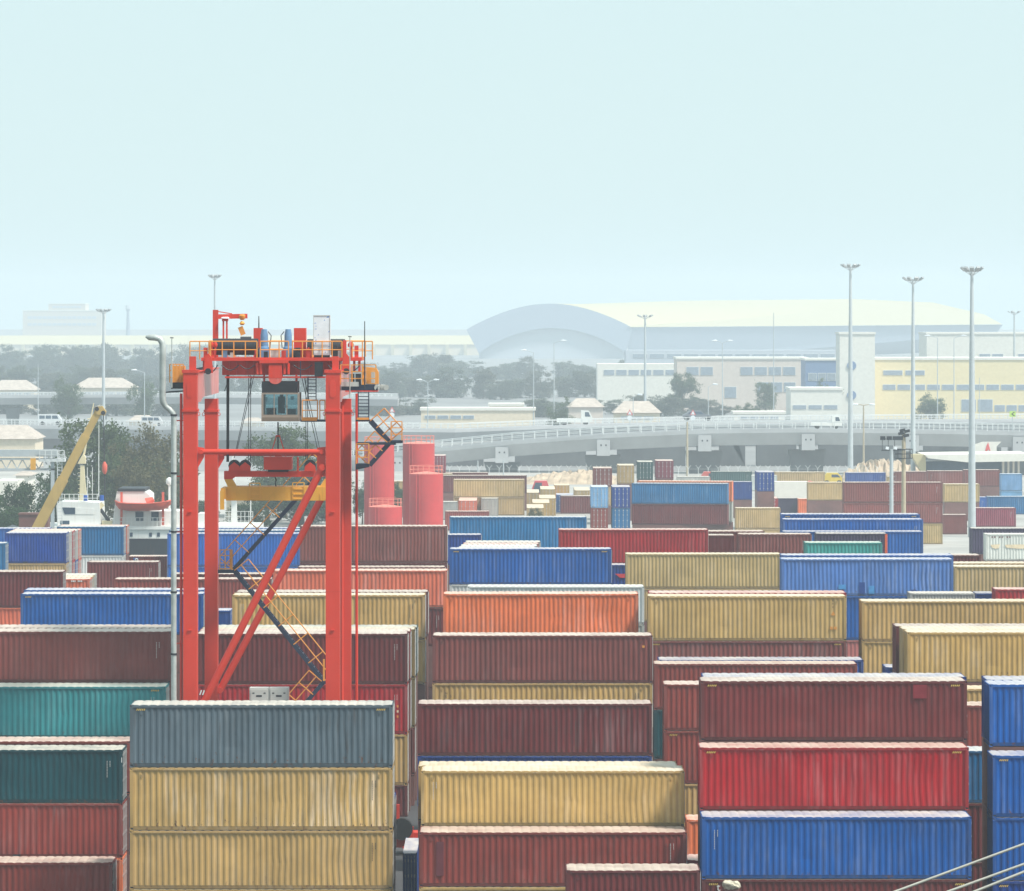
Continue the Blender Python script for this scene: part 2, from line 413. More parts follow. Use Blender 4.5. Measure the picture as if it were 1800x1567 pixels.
# --- second column
stack(228, 690, 1239, 200, [('GRY', 2.90, 'faded blue grey container on top of the three yellow ones', 'hvw'), ('YEL', 2.92, 'yellow container just under the blue grey one, rusty foot', 'vkw'),
      ('YEL', 2.72, 'second yellow container below the blue grey one', 'k'), ('YEL', 2.5, 'lowest yellow container cut off by the bottom edge of the photo')])
stack(227, 693.5, 1402, 203, [('NVY', 2.7, 'blue container behind the yellow stack, a thin edge by the aisle')])
stack(345, 716, 1114, 250, [('MAR', 2.93, 'maroon container with cream roof seen through the crane legs', 'm'), ('RED', 2.9, 'dark red container under the maroon one behind the crane legs', 'mv'),
      ('YEL', 2.95, 'yellow container low in the aisle beside the blue grey stack'), ('MAR', 2.0, 'maroon container lowest in the aisle beside the blue grey stack')])
stack(348, 721, 1110, 252.8, [('BRK', 2.9, 'brick red container one row behind the maroon one at the crane, its end showing'),('BRN', 2.9, 'brown container end in the aisle behind the dark red one')])
stack(352, 729, 1106.5, 255.6, [('OLV', 2.9, 'olive yellow container end beside the dark aisle'),('OLV', 2.9, 'dark olive container end deep in the aisle'), ('BRN', 2.8, 'dark brown container end deep in the aisle')])
stack(355, 733, 1103, 258.4, [('DGN', 2.9, 'green grey container last in the row beside the dark aisle')])
stack(408, 747, 1046, 272, [('YEL', 2.83, 'tall yellow container behind the right crane legs', 'vkM'), ('YEL', 2.8, 'yellow container under the tall yellow one, seen in the narrow gap')])
stack(414, 752, 1040.5, 274.8, [('MAR', 2.83, 'maroon container behind the tall yellow one, its end showing')])
stack(480, 786, 1003, 303, [('SAL', 2.6, 'faded orange container with wavy ribs behind the crane'), ('MAR', 2.7, 'maroon container with white marks under the faded orange one', 'mM')])
stack(527, 786, 925, 358, [('BRN', 3.05, 'dusky brown container at the foot of the red tanks'), ('MAR', 2.7, 'maroon container under the dusky brown one by the tanks')])
stack(523, 782, 997, 349, [('MAR', 2.7, 'maroon container strip between the dusky brown and faded orange ones')])
# --- left middle distance
stack(42, 358, 1037, 291.8, [('BLU', 2.7, 'blue container showing a strip behind the bright blue one at left', 'h')])
stack(36, 357, 1044, 289, [('BLU', 2.75, 'bright blue container left of the crane with white roof edge', 'h')])
stack(358, 405, 1073, 295, [('BLU', 2.6, 'small blue box right behind the left crane leg')], L=6.058)
stack(None, 110, 1005, 313, [('MAR', 2.62, 'maroon container at left edge above a salmon red one'), ('SAL', 2.6, 'salmon red container at left edge below the maroon one')])
for i in range(3):
    stack(20 + 5*i, 157 + 4*i, 1018 - 3.6*i, 331 + 2.8*i, [('SAL' if i == 0 else ('TAN', 'LGY')[i-1], 2.6,
      ('small salmon red container with white lettering beside the maroon one at left', 'beige container end just behind the small salmon red one', 'pale grey container end two rows behind the small salmon red one')[i], 'm')], L=6.058)
stack(153, 278, 988, 371, [('MAR', 2.6, 'dark maroon short container above the pale pink roof at left', 'm')], L=6.058)
stack(200, 477, 1018, 336, [('BRK', 2.6, 'dusty red container with pale roof left of the crane pipe')])
stack(300, 572, 1009, 342, [('MAR', 2.6, 'maroon container behind the crane stair with pink roof')])
for i in range(5):
    stack(8 + 3.2*i, 116 + 5.6*i, 937 - 1.3*i, 371 + 2.8*i, [(('NVY', 'LGY', 'RED', 'LGY', 'SAL')[i], 2.62, ('blue container at left edge on top of a tan one',
       'pale grey container end next to the left blue one', 'red container end in the row behind the left blue one', 'whitish container end in the row behind the left blue one',
       'salmon container end last in the row behind the left blue one')[i], 'f'),
       (('TAN', 'LGY', 'RED', 'BLU', 'SAL')[i], 2.6, ('tan container under the left blue one', 'grey container end in the lower row at left', 'red container end in the lower row at left',
        'blue container end in the lower row at left', 'salmon container end in the lower row at left')[i])], L=6.058)
stack(None, 9, 955, 362, [('STL', 2.7, 'steel blue container cut off by the left edge')], L=6.058)
stack(None, 86, 929, 415, [('BLU', 2.6, 'blue container strip below the yellow boom at left')])
stack(100, 217, 926, 394, [('STL', 2.63, 'scuffed blue container in front of the white ship'), ('WHT', 2.6, 'white container under the scuffed blue one'), ], L=6.058)
stack(103, 223, 924.5, 397, [('SAL', 2.63, 'orange container end behind the scuffed blue one')], L=6.058)
stack(225, 293, 978, 405, [('BRK', 2.6, 'brick red container with blue and white emblem under the ship')], L=6.058)
stack(294, 527, 938, 396, [('BLU', 3.05, 'long blue container behind the crane stair'), ('BLU', 2.7, 'long blue container under the one behind the crane stair', 'm')])
stack(297, 527, 932.5, 399, [('STL', 2.9, 'blue container one row behind the long blue one at the crane')])
stack(300, 527, 928.5, 402, [('BLU', 2.9, 'blue container two rows behind the long blue one, roof edge only')])
# --- third column
stack(995, 1231, 1530, 190, [('MAR', 2.6, 'maroon container cut off at bottom centre, pink roof', 'v')], L=6.058)
stack(737, 1207, 1463, 197.4, [('BRK', 2.5, 'brick red container with pink roof under the cream roofed yellow one', 'vmk'), ('YEL', 2.9, 'yellow container cut off at bottom, below the brick red one')])
stack(740, 1203, 1355, 200.2, [('YEL', 2.58, 'yellow container with broad cream roof at bottom centre', 'vM')])
stack(735, 1191, 1347, 203, [('YEL', 2.58, 'yellow container behind the cream roofed one, only its roof shows')])
stack(734, 1146, 1237, 225, [('MAR', 2.72, 'dull maroon container with pale grey ribs at centre', 'w'), ('NVY', 2.6, 'blue container strip under the dull maroon one')])
stack(760, 1147, 1117, 239.4, [('BRN', 2.65, 'reddish brown container below the bright orange one', 'v'), ('YEL', 2.6, 'yellow container under the reddish brown one at centre', 'kvY')])
stack(779, 1122, 1044, 270, [('ORG', 2.65, 'bright orange container at the centre of the yard', 'v'), ])
stack(822, 1132, 1031, 298, [('WHT', 2.6, 'white container behind the bright orange one'), ('LGY', 2.6, 'light grey container under the white one by the orange')])
stack(790, 1075, 965, 325, [('BLU', 2.69, 'plain blue container behind the bright orange one', 'h'), ('WHT', 2.6, 'white container under the plain blue one, a sliver of roof')])
stack(1005, 1135, 993, 345, [('NVY', 2.6, 'blue container with red emblem between blue and tan ones')], L=6.058)
for i in range(4):
    stack(806 + 4*i, 941 + 3*i, 963 - 3.4*i, 333 + 2.8*i, [(('LGY', 'WHT', 'PNK', 'LGY')[i], 2.6, ('pale container behind the plain blue one, pale white roof', 'white container second in the pale roof row',
        'pinkish container third in the pale roof row', 'grey container last in the pale roof row')[i])], L=6.058)
stack(721, 846, 940, 364, [('NVY', 2.6, 'short dark blue container beside the dusky brown one')], L=6.058)
stack(790, 1031, 909, 386, [('STL', 2.95, 'steel blue container right of the red tanks'), ])
stack(982, 1245, 931, 352, [('RED', 2.85, 'long dusty red container behind the plain blue one')])
stack(1200, 1344, 934, 363, [('BRN', 2.6, 'brown container strip behind the dusty red one')], L=6.058)
stack(1240, 1291, 941, 355.5, [('MAR', 2.6, 'dark brown short box right of the dusty red container')], L=6.058)
stack(1298, 1427, 939, 358.5, [('BRN', 2.6, 'brown short container left of the green one', 'm')], L=6.058)
stack(1435, 1560, 938, 364, [('SLT', 2.6, 'purple brown container with orange edge behind the green one', 'm')], L=6.058)
stack(1416, 1551, 954, 343, [('CYA', 2.7, 'sea green short container in the right middle', 'm')], L=6.058)
stack(1377, 1623, 934.5, 374, [('BLU', 2.75, 'blue container lowest of the three blue steps at right')])
stack(1377, 1623, 913, 377, [('BLU', 2.75, 'blue container middle of the three blue steps at right', 'm')])
stack(1374, 1617, 904, 380.5, [('BLU', 2.75, 'blue container highest of the three blue steps at right', 'h')])
# --- fourth column
stack(1234, 1708, 1436, 195.4, [('BLU', 2.82, 'big blue container at bottom right under the bright red one', 'M'), ('MAR', 2.9, 'maroon container cut off at bottom under the big blue one', 'h')])
stack(1230, 1703, 1314, 198.1, [('RED', 2.88, 'bright red container between maroon and blue ones', 'hv')])
stack(1232, 1700, 1197, 200.8, [('MAR', 2.80, 'deep maroon container on top of the bright red one', 'h')])
stack(1236, 1699, 1190, 203.6, [('NVY', 2.80, 'dark blue container behind the deep maroon one, white roof')])
stack(1167, None, 1203, 232, [('BRK', 2.5, 'brick container left of the deep maroon one'), ('BRK', 2.85, 'brick container under the one left of the deep maroon box', 'h'), ('YEL', 2.6, 'yellow container in the narrow gap left of the red one')])
stack(1207, None, 1441, 225, [('ORG', 2.79, 'orange container in the narrow gap left of the big blue one')])
stack(1208, None, 1512, 208, [('RED', 2.8, 'dark red container lowest in the narrow gap left of the big blue one')])
stack(1150, 1507, 1167, 256, [('BRK', 2.73, 'brick container with white roof below the yellow pair'), ('DTE', 2.9, 'dark green container in the gap below the white roofed brick one')])
stack(1158, 1518, 1160, 259, [('NVY', 2.73, 'blue container behind the white roofed brick one, blue end showing')])
stack(1139, 1488, 1048, 265.5, [('YEL', 2.76, 'yellow container with small orange warning marks at right centre', 'vW'), ('BRN', 2.7, 'brownish red container under the yellow one with warning marks', 'h')])
stack(1141, 1488, 1042, 268.3, [('RED', 2.76, 'red container behind the yellow one with warning marks, roof edge only')])
stack(1515, None, 1057, 265.5, [('YEL', 2.47, 'long yellow container at right edge above another yellow one', 'v'), ('YEL', 2.7, 'lower yellow container in the gap at right', 'v')])
stack(1374, 1676, 983, 306, [('LBL', 2.6, 'scuffed light blue container with patched paint'), ('BLU', 3.15, 'blue container seen in the gap under the light blue one'), ('PNK', 2.7, 'pinkish brick container in the gap below the blue')])
stack(1374, 1676, 976, 309, [('BLU', 2.6, 'bright blue container strip behind the light blue one')])
stack(1100, 1373, 974, 339, [('TAN', 2.72, 'dusty tan container left of the light blue one'), ('TAN', 2.6, 'tan container under the dusty tan one')])
# --- right edge
stack(1739, None, 1203, 202, [('BLU', 2.92, 'blue container with white roof at right edge, highest')])
stack(1735, None, 1195, 204.8, [('NVY', 2.92, 'dark blue container behind the highest blue one at right edge')])
stack(1745, None, 1328, 199, [('BLU', 2.86, 'blue container at right edge, second from top', 'h'), ('BLU', 2.92, 'blue container at right edge behind the upper cable'), ('NVY', 2.9, 'blue container cut off at the bottom right corner', 'h')])
stack(1741, None, 1318, 201.7-2.7+2.6, [('NVY', 2.86, 'dark blue container behind the second blue one at right edge')]) if False else None
stack(1655, None, 1320, 212, [('STL', 2.57, 'dark blue container in the right aisle below a white roof', 'v'), ('MAR', 2.9, 'maroon container in the right aisle, dark'), ('MAR', 2.6, 'maroon container lowest in the right aisle')])
stack(1612, None, 1240, 229, [('BRK', 2.7, 'brick container in the right aisle')])
stack(1604, None, 1211, 233.5, [('YEL', 2.6, 'yellow container strip in the right aisle')])
stack(1595, None, 1111.5, 238, [('YEL', 2.76, 'big yellow container at right edge with cream roof', 'vk')])
stack(1587, None, 1106, 240.8, [('TAN', 2.76, 'tan container end behind the big yellow one at right')])
stack(1575, None, 1101, 243.6, [('MAR', 2.76, 'maroon container end behind the big yellow one at right')])
stack(1557, None, 1173, 249, [('NVY', 2.6, 'small visible blue container beside the big yellow one')])
stack(1678, None, 996, 326, [('TAN', 2.6, 'tan container at right edge next to the light blue one')])
stack(1670, None, 990, 329, [('TAN', 2.6, 'tan container behind the right edge tan one, roof only')])
stack(1600, 1714, 1043, 300, [('LGY', 2.6, 'grey short container under the right edge tan one')], L=6.058)
stack(1650, 1746, 1045, 296.5, [('NVY', 2.6, 'dark blue short container under the right edge tan one')], L=6.058) if False else None
stack(1716, 1748, 1043, 303, [('NVY', 2.6, 'dark blue short container between grey and red ones at right')], L=6.058)
stack(1750, None, 1036, 297, [('RED', 2.6, 'red short container at the right edge')], L=6.058)
stack(1600, 1724, 976, 345, [('MAR', 2.6, 'maroon strip of container with pink roof near right edge')], L=6.058)
stack(1733, None, 939, 420, [('WHT', 2.6, 'whitish container with faded cream print at right edge', 'P')])
stack(1708, None, 929, 432, [('SLT', 2.6, 'slate purple container left behind the whitish one')])
# --- the far yard
FARK = [0]
def far(x0, x1, yt, n, levels, door=False, L=None, yaw=0.0):
    """n boxes high from the ground decides how far off it stands"""
    h = 2.62; D = F * (HC - n*h) / (yt - YH); s = F / D; top = n*h; out = []
    for i, lv in enumerate(levels):
        col, label = lv[:2]; opt = lv[2] if len(lv) > 2 else ''
        X0, X1 = (x0 - 900)/s, (x1 - 900)/s
        if door: o = container((X0+X1)/2, D, top - h, L or 6.058, h, col, label, yaw=-math.pi/2, Wact=X1 - X0, detail=1, opt=opt)
        else: o = container((X0+X1)/2, D, top - h, X1 - X0, h, col, label, detail=1, yaw=yaw, opt=opt)
        out.append(o); top -= h
    if n > len(levels):
        xc, hw, dp = (X0+X1)/2, (X1-X0)/2, ((L or 6.058) if door else CW)
        for i in range(n - len(levels)):
            HIDDEN.append((xc - hw, xc + hw, D, D + dp, top - h, top)); top -= h
    return out
far(1112, 1281, 850, 3, [('STL', 'weathered blue container on a maroon one in the far yard'), ('MAR', 'maroon container under the weathered blue one in the far yard')], yaw=R(-7))
far(1122, 1289, 846, 3, [('ORG', 'orange container behind the weathered blue one, end showing'), ('LGY', 'pale container end behind the far maroon one')], yaw=R(-7))
far(1483, 1657, 848, 3, [('BRN', 'brown container on top of its twin behind the short lamp poles', 'm'), ('BRN', 'brown container under its twin behind the short lamp poles', 'm'), ('TAN', 'tan container at the foot of the brown far stack')])
far(1043, 1076, 823, 3, [('BRN', 'brown closed box end on top of light blue ones'), ('TAN', 'tan box behind the light blue doors')], True)
far(1086, 1115, 818, 3, [('TAN', 'tan container doors high in the far yard')], True)
far(1121, 1148, 812, 3, [('DGN', 'green container doors high in the far yard')], True)
far(1153, 1184, 810, 3, [('MAG', 'maroon container doors highest in the far yard')], True)
far(1039, 1069, 856, 3, [('SKY', 'light blue container doors over brown doors'), ('BRK', 'brown container doors under the light blue ones')], True)
far(1076, 1108, 856, 3, [('NVY', 'plain blue box end right of the light blue doors'), ('STL', 'dark blue container doors beside the brown doors')], True)
far(1331, 1361, 830, 3, [('NVY', 'navy container doors standing tall right of the orange end')], True)
far(978, 1008, 870, 1, [('BLU', 'blue container doors on an orange base in the far yard')], True)
far(893, 921, 873, 1, [('DGN', 'dark green container doors among tan roofs')], True)
k = 0
for (x0, x1, yt, c, lb) in [(926, 956, 893, 'TAN', 'tan box end nearest in the row of tan roofs'), (936, 966, 884, 'YEL', 'tan box second in the row of tan roofs'), (948, 977, 876, 'YEL', 'tan box third in the row of tan roofs'),
                            (920, 948, 866, 'TAN', 'tan box fourth in the row of tan roofs, more left'), (950, 976, 860, 'TAN', 'tan box fifth in the row of tan roofs'),
                            (974, 1001, 853, 'YEL', 'yellowish box farthest in the row of tan roofs'), (846, 876, 876, 'LGY', 'pale grey box nearest in the left row'), (866, 894, 866, 'LGY', 'pale grey box second in the left row'),
                            (884, 911, 858, 'LGY', 'pale grey box third in the left row'), (900, 926, 851, 'LGY', 'pale grey box last in the left row'), (1010, 1037, 862, 'TAN', 'tan container doors left of the light blue doors'),
                            (806, 838, 880, 'SAL', 'salmon box end at the start of the left row')]:
    far(x0, x1, yt, 1, [(c, lb)], True, 12.0 if yt > 855 else 6.058)
far(985, 1078, 872, 1, [('MAR', 'maroon long box behind the blue doors')])
far(838, 920, 846, 1, [('BRN', 'brown long box behind the pale grey row')])
far(690, 742, 846, 2, [('TAN', 'tan box seen between the red tanks')])
far(1190, 1248, 838, 1, [('LGY', 'pale box behind the orange end in the far yard')])
far(1322, 1366, 836, 1, [('WHT', 'white box between dark green and tan ones near the flyover')])
far(1560, 1640, 838, 1, [('TAN', 'tan box low behind the tall lamp masts')])
far(797, 922, 843, 2, [('TAN', 'long tan container behind the red tanks'), ('TAN', 'long tan container under its twin behind the red tanks')])
far(770, 926, 836, 2, [('MAR', 'maroon container behind the long tan one')])
far(778, 858, 831, 2, [('BRN', 'brown container farthest behind the long tan one')])
far(736, 795, 833, 2, [('TAN', 'tan container beside the second red tank'), ('TAN', 'tan container low beside the second red tank')])
far(760, 783, 801, 3, [('MAG', 'maroon container doors behind the tall red tank')], True)
far(770, 804, 882, 1, [('LGY', 'pale grey low container right of the red tanks')])
far(782, 860, 899, 1, [('BRK', 'brick container behind the steel blue one')])
far(1250, 1322, 829, 1, [('DGN', 'dark green container in front of the flyover piers', 'm')])
far(1362, 1450, 830, 1, [('TAN', 'tan container in front of the flyover piers')])
far(1288, 1322, 847, 2, [('NVY', 'blue container side with white lettering in the far yard', 'm')])
far(1420, 1484, 848, 2, [('TAN', 'dull tan container left of the brown far stack')])
far(1403, 1472, 877, 1, [('ORG', 'orange short container with grey roof in the far yard', 'm')])
far(1333, 1368, 876, 1, [('RED', 'small red container doors in front of the navy ones')], True)
far(1368, 1402, 876, 1, [('SLT', 'small dark container between red and orange ones')])
far(1293, 1372, 893, 2, [('TAN', 'tan container right of the far maroon stack'), ('TAN', 'tan container under the one right of the far maroon stack')])
far(1487, 1557, 831, 1, [('NVY', 'navy container in front of the flyover, white marks', 'm')])
far(1568, 1630, 829, 2, [('BRN', 'mauve brown container left in the far row of three', 'M')])
far(1631, 1694, 828, 2, [('BRN', 'mauve brown container middle in the far row of three', 'M')])
far(1695, 1758, 826, 2, [('BRN', 'mauve brown container right in the far row of three')])
far(1660, 1722, 851, 2, [('TAN', 'grey tan container between the brown stack and the lamp mast')])
far(1760, 1797, 833, 2, [('SKY', 'pale blue container at the far right', ), ('SKY', 'light blue container at the far right under the pale one')])
far(1664, 1735, 874, 1, [('BLU', 'blue container left of the tall lamp mast', 'm')])
far(1736, 1812, 873, 1, [('STL', 'dark blue container right of the tall lamp mast')])
far(1708, 1786, 893, 1, [('MAG', 'purple red container beside the tall lamp mast', 'm')])
far(1658, 1700, 905, 1, [('BRN', 'dark brown box at the foot of the tall lamp mast')])

# boxes buried behind nearer stacks that carry the ones in view
mb = MB()
for (a, b, c, d, e, g) in HIDDEN:
    mb.box(a + .02, b - .02, c + .03, d - .03, e + .02, g - .02)
tag(mb.build('buried_containers', M['buried']), 'rusty brown boxes buried low in the stacks', 'containers', kind='stuff')
# ------------------------------------------------------------------ the red gantry crane
M['cred'] = mat('crane_red_paint', (.62, .042, .020), .45, .10, .35, spec=.35, streak=.22, streak_col=(.36, .035, .025))
M['cred2'] = mat('crane_red_worn_gloss', (.62, .10, .075), .3, .18, .7, spec=.6, streak=.7, streak_col=(.72, .50, .44))  # weather streaks, with the pinkish gloss sheen put into the colour
M['orange'] = mat('rail_orange', (.74, .30, .05), .5, .08)
M['spread'] = mat('spreader_yellow', (.72, .36, .045), .5, .10, .8, streak=.35, streak_col=(.30, .13, .03))
M['navy'] = mat('stair_navy', (.018, .026, .055), .5, .2)
M['black'] = mat('drum_black', (.018, .020, .026), .5, .3, 2.0)
M['motor'] = mat('motor_blue', (.13, .25, .42), .45, .15, 3)
M['galv'] = mat('galvanised_pipe', (.45, .48, .46), .4, .22, 1.6, metal=.25, streak=.4, streak_col=(.20, .19, .17))
M['cabcream'] = mat('cabin_cream', (.30, .25, .20), .5, .15)
M['white'] = mat('white_steel', (.74, .77, .80), .35, .08, 2.0, spec=.5)
M['greybox'] = mat('cabinet_grey', (.50, .50, .47), .55, .08)
M['rope'] = mat('wire_rope', (.035, .035, .04), .6)
def glass_mat(name, col, rough=.08, alpha=.45):
    m = bpy.data.materials.new(name); m.use_nodes = True; t = m.node_tree; n = t.nodes; n.clear()
    o = n.new('ShaderNodeOutputMaterial'); a = n.new('ShaderNodeBsdfGlossy'); a.inputs['Roughness'].default_value = rough; a.inputs['Color'].default_value = (.8, .85, .9, 1)
    tr = n.new('ShaderNodeBsdfTransparent'); tr.inputs['Color'].default_value = (*col, 1); fr = n.new('ShaderNodeFresnel'); fr.inputs[0].default_value = 1.5
    x = n.new('ShaderNodeMixShader'); t.links.new(fr.outputs[0], x.inputs[0]); t.links.new(tr.outputs[0], x.inputs[1]); t.links.new(a.outputs[0], x.inputs[2]); t.links.new(x.outputs[0], o.inputs[0])
    return m
M['glass'] = glass_mat('window_glass', (.66, .78, .80))
D1, D2 = 213.0, 228.8
Dm = 220.5
def c1(x, y, D=D1): return at(x, y, D)
crane = empty('gantry_crane', (c1(460, 700).x, D1, 0), 0, 'tall red rubber tyred gantry crane straddling the container rows', 'crane')
C0 = Vector(crane.location)
def part(name, mb, m, parent=None, smooth=False):
    o = mb.build(name, m, None, smooth); o.parent = parent or crane
    o.matrix_parent_inverse = Matrix.Translation(-C0)
    return o
def sub(name, mb, m, parent, smooth=False):
    o = mb.build(name, m, None, smooth); o.parent = parent
    return o
def X(px, D): return (px - 900) * D / F
def Z(py, D): return HC - (py - YH) * D / F
# legs (front pair at D1, rear pair at D2)
LEG = {}
XL0, XL1, XR0, XR1 = X(322, D1), X(346, D1), X(572.5, D1), X(597, D1)
for nm, a, b, D, yt in (('fl', XL0, XL1, D1, 652), ('fr', XR0, XR1, D1, 652), ('rl', XL0, XL1, D2, 701), ('rr', XR0, XR1, D2, 701)):
    dep = .95 if D == D1 else -.95
    y0, y1 = min(D, D + dep), max(D, D + dep)
    mb = MB().box(a, b, y0, y1, 1.2, Z(yt, D))
    lg = part('leg', mb, M['cred'])
    LEG[nm] = lg
    zc = Z(722, D); sub('leg_collar', MB().box(a - .05, b + .05, y0 - .05, y1 + .05, zc - .06, zc + .06), M['cred'], lg)
    for py in (800, 880, 955, 1040, 1120):
        zz_ = Z(py, D); sub('weld_seam', MB().box(a - .006, b + .006, y0 - .006, y1 + .006, zz_ - .012, zz_ + .012), M['cred'], lg)
    if D == D1:
        sub('leg_cap', MB().box(a - .06, b + .06, y0 - .04, y1 + .05, Z(656, D), Z(650.5, D)), M['cred'], lg)
        cx = a + .30 if nm == 'fl' else a + .33
        sub('leg_horn', MB().box(cx - .02, cx + .30, y0 + .2, y0 + .6, Z(652, D), Z(627, D)), M['cred'], lg)
        # embossed access cover
        cxx = (a + b)/2; pts = []
        for k in range(16):
            an = 2*math.pi*k/16; pts.append((cxx + .155*math.cos(an), Z(684, D) + .19*math.sin(an) + (.24 if math.sin(an) > 0 else -.24)))
        sub('access_cover', MB().prism(pts, y0 - .025, y0 + .01), M['cred'], lg)
        for py in (900, 1108):
            sub('foothold', MB().box(cxx - .09, cxx + .09, y0 - .07, y0, Z(py, D) - .03, Z(py, D) + .03), M['cred'], lg)
    # shackle lugs
    for s_ in (a - .07, b + .07):
        sub('shackle', MB().tube([(s_ + .07*math.cos(t_*.7), y0 + .2, Z(728, D) + .09*math.sin(t_*.7)) for t_ in range(10)], .018, 5), M['cred'], lg)
    zs = 1.2
    bo = part('wheel_bogie', MB().box(a - 1.1, b + 1.1, y0 + .05, y1 - .05, .75, 1.25), M['cred'])
    for q in (-.75, .75):
        sub('tyre', MB().cyl(((a+b)/2 + q, y0 + .1, .62), ((a+b)/2 + q, y1 - .1, .62), .62, 20), M['black'], bo, True)
# girders running back over the rows
for a, b in ((XL0, XL1), (XR0, XR1)):
    zt, zb = Z(655, D1), Z(709, D1)
    g = part('girder', MB().box(a + .03, b - .012, D1 + .952, D2 + .3, zb + .22, zt), M['cred2'])
    sub('girder_flange', MB().box(a - .02, b + .03, D1 + .96, D2 + .3, zt + .002, zt + .05), M['cred'], g)
    sub('trolley_rail', MB().box((a+b)/2 - .05, (a+b)/2 + .05, D1 + .97, D2 + .3, zt + .052, zt + .16), M['dark'], g)
    # curved knee between front leg and girder
    nseg = 8; vs_ = []
    poly = [(D1 + .95, zb + .02), (D1 + 3.0, zb + .02), (D1 + 4.6, zb + .215), (D1 + .95, zb + .215)]
    sub('girder_knee', MB().prismx(poly, a + .06, b - .015), M['cred2'], g)
# tie tubes at mid height and diagonal braces, front and rear frames
for D, yy, dg in ((D1, 795, ((566, 822), (352, 1248))), (D2, 797, ((580, 848), (388, 1212)))):
    yc = D + .3 if D == D1 else D - .5
    r = .135
    a, b = XL1 + .02, XR0 - .02
    z = Z(yy, D)
    tb = part('tie_tube', MB().tube([(a + .12, yc, z), (b - .12, yc, z)], r, 14), M['cred'], None, True)
    for xx, sgn in ((a, 1), (b, -1)):
        gp = [(xx, z + .25), (xx + sgn*.32, z + .2), (xx + sgn*.32, z - .25), (xx, z - .8)] if sgn > 0 else [(xx, z + .25), (xx, z - 1.25), (xx - .42, z - 1.0), (xx - .42, z + .2)]
        sub('gusset', MB().prism(gp, yc - .03, yc + .03), M['cred'], tb)
        sub('pin', MB().cyl((xx + sgn*.18, yc - .2, z), (xx + sgn*.18, yc + .2, z), .115, 12), M['cred'], tb, True)
    p = Vector((X(dg[0][0], D), yc, Z(dg[0][1], D))); q = Vector((X(dg[1][0], D), yc, Z(dg[1][1], D)))
    q2 = p + (q - p) * 1.30
    if D == D2: q2 = q
    br = part('diagonal_brace', MB().tube([p, q2], .19, 14), M['cred'], None, True)
    sub('brace_pin', MB().cyl(p - Vector((0, .26, 0)), p + Vector((0, .26, 0)), .17, 12), M['cred'], br, True)
    sub('brace_pin', MB().cyl(q2 - Vector((0, .26, 0)), q2 + Vector((0, .26, 0)), .17, 12), M['cred'], br, True)
    if D == D2: sub('gusset', MB().prism([(XR0 - .02, p.z + .5), (XR0 - .02, p.z - .9), (p.x - .25, p.z - .2), (p.x - .25, p.z + .2)], yc - .03, yc + .03), M['cred'], br)
# bottom sill beams along the travel direction
for D in (D1 + .45, D2 - .45):
    part('sill_beam', MB().box(XL1, XR0, D - .3, D + .3, 2.0, 2.7), M['cred'])
# electrical cabinets on a low platform between the front legs
zp = Z(1252, D1)
pl = part('cabinet_platform', MB().box(XL1 - .1, XR0 + .1, D1 + 1.2, D1 + 2.4, zp - .25, zp), M['cred'])
for x0, x1 in ((435.5, 469.5), (470.5, 504.5)):
    cb = part('electric_cabinet', MB().box(X(x0, D1), X(x1, D1), D1 + 1.4, D1 + 2.2, zp, Z(1214, D1)), M['greybox'])
    xa, xb = X(x0, D1), X(x1, D1)
    sub('cabinet_door', MB().box(xa + .06, xb - .06, D1 + 1.37, D1 + 1.40, zp + .05, Z(1217, D1)), M['greybox'], cb)
    sub('name_plate', MB().box((xa+xb)/2 - .14, (xa+xb)/2 + .14, D1 + 1.36, D1 + 1.368, Z(1229.5, D1), Z(1226.5, D1)), M['dark'], cb)
    for xx in (xa + .2, xb - .2):
        sub('name_plate', MB().box(xx - .05, xx + .05, D1 + 1.36, D1 + 1.368, Z(1224, D1), Z(1222, D1)), M['dark'], cb)
# trolley frame across the girders
T0, T1 = X(359, Dm), X(638, Dm); zt = Z(634, Dm); zb_ = Z(659, Dm)
YA, YB = Dm - 2.2, Dm + 2.2
tr = part('trolley_frame', MB().box(T0 + 1.0, T1 - 1.1, YA + .9, YB - .9, zb_, zt - .02), M['cred'])
part('trolley_deck', MB().box(T0, T1, YA, YB, zt, zt + .17), M['cred'])
for x0, x1, w in ((468, 505, .9),):
    pass
# portal lugs, rollers and small frames on the face of the trolley
f = part('trolley_bracket', MB().box(X(477, Dm), X(500, Dm), YA - .25, YA + .898, Z(664, Dm), Z(640, Dm)), M['cred'])
sub('half_round_plate', MB().prism([(X(488.5, Dm) + .34*math.cos(-a), Z(664, Dm) + .30*math.sin(-a)) for a in [math.pi*k/10 for k in range(11)]], YA - .24, YA - .02), M['cred2'], f)
for px in (457, 463, 504, 511):
    part('hydraulic_ram', MB().cyl((X(px, Dm), YA - .12, Z(657, Dm)), (X(px, Dm), YA - .12, Z(638, Dm)), .07, 8), M['cred'], None, True)
part('deck_edge_beam', MB().box(X(461, Dm), X(511, Dm), YA - .3, YA - .002, Z(638, Dm), Z(632, Dm)), M['cred'])
for px in (372, 612):
    h = part('wheel_box', MB().prism([(X(px-8, Dm), Z(655, Dm)), (X(px+8, Dm), Z(655, Dm)), (X(px+6, Dm), Z(628, Dm)), (X(px, Dm), Z(621, Dm)), (X(px-6, Dm), Z(628, Dm))], YA - .3, YA - .02), M['cred'])
    sub('wheel', MB().cyl((X(px, Dm), YA - .36, Z(652, Dm)), (X(px, Dm), YA - .31, Z(652, Dm)), .16, 14), M['dark'], h, True)
for px in (363, 625, 634):
    part('frame_post', MB().box(X(px, Dm) - .06, X(px, Dm) + .06, YA + .3, YA + .5, Z(652, Dm), zt), M['cred'])
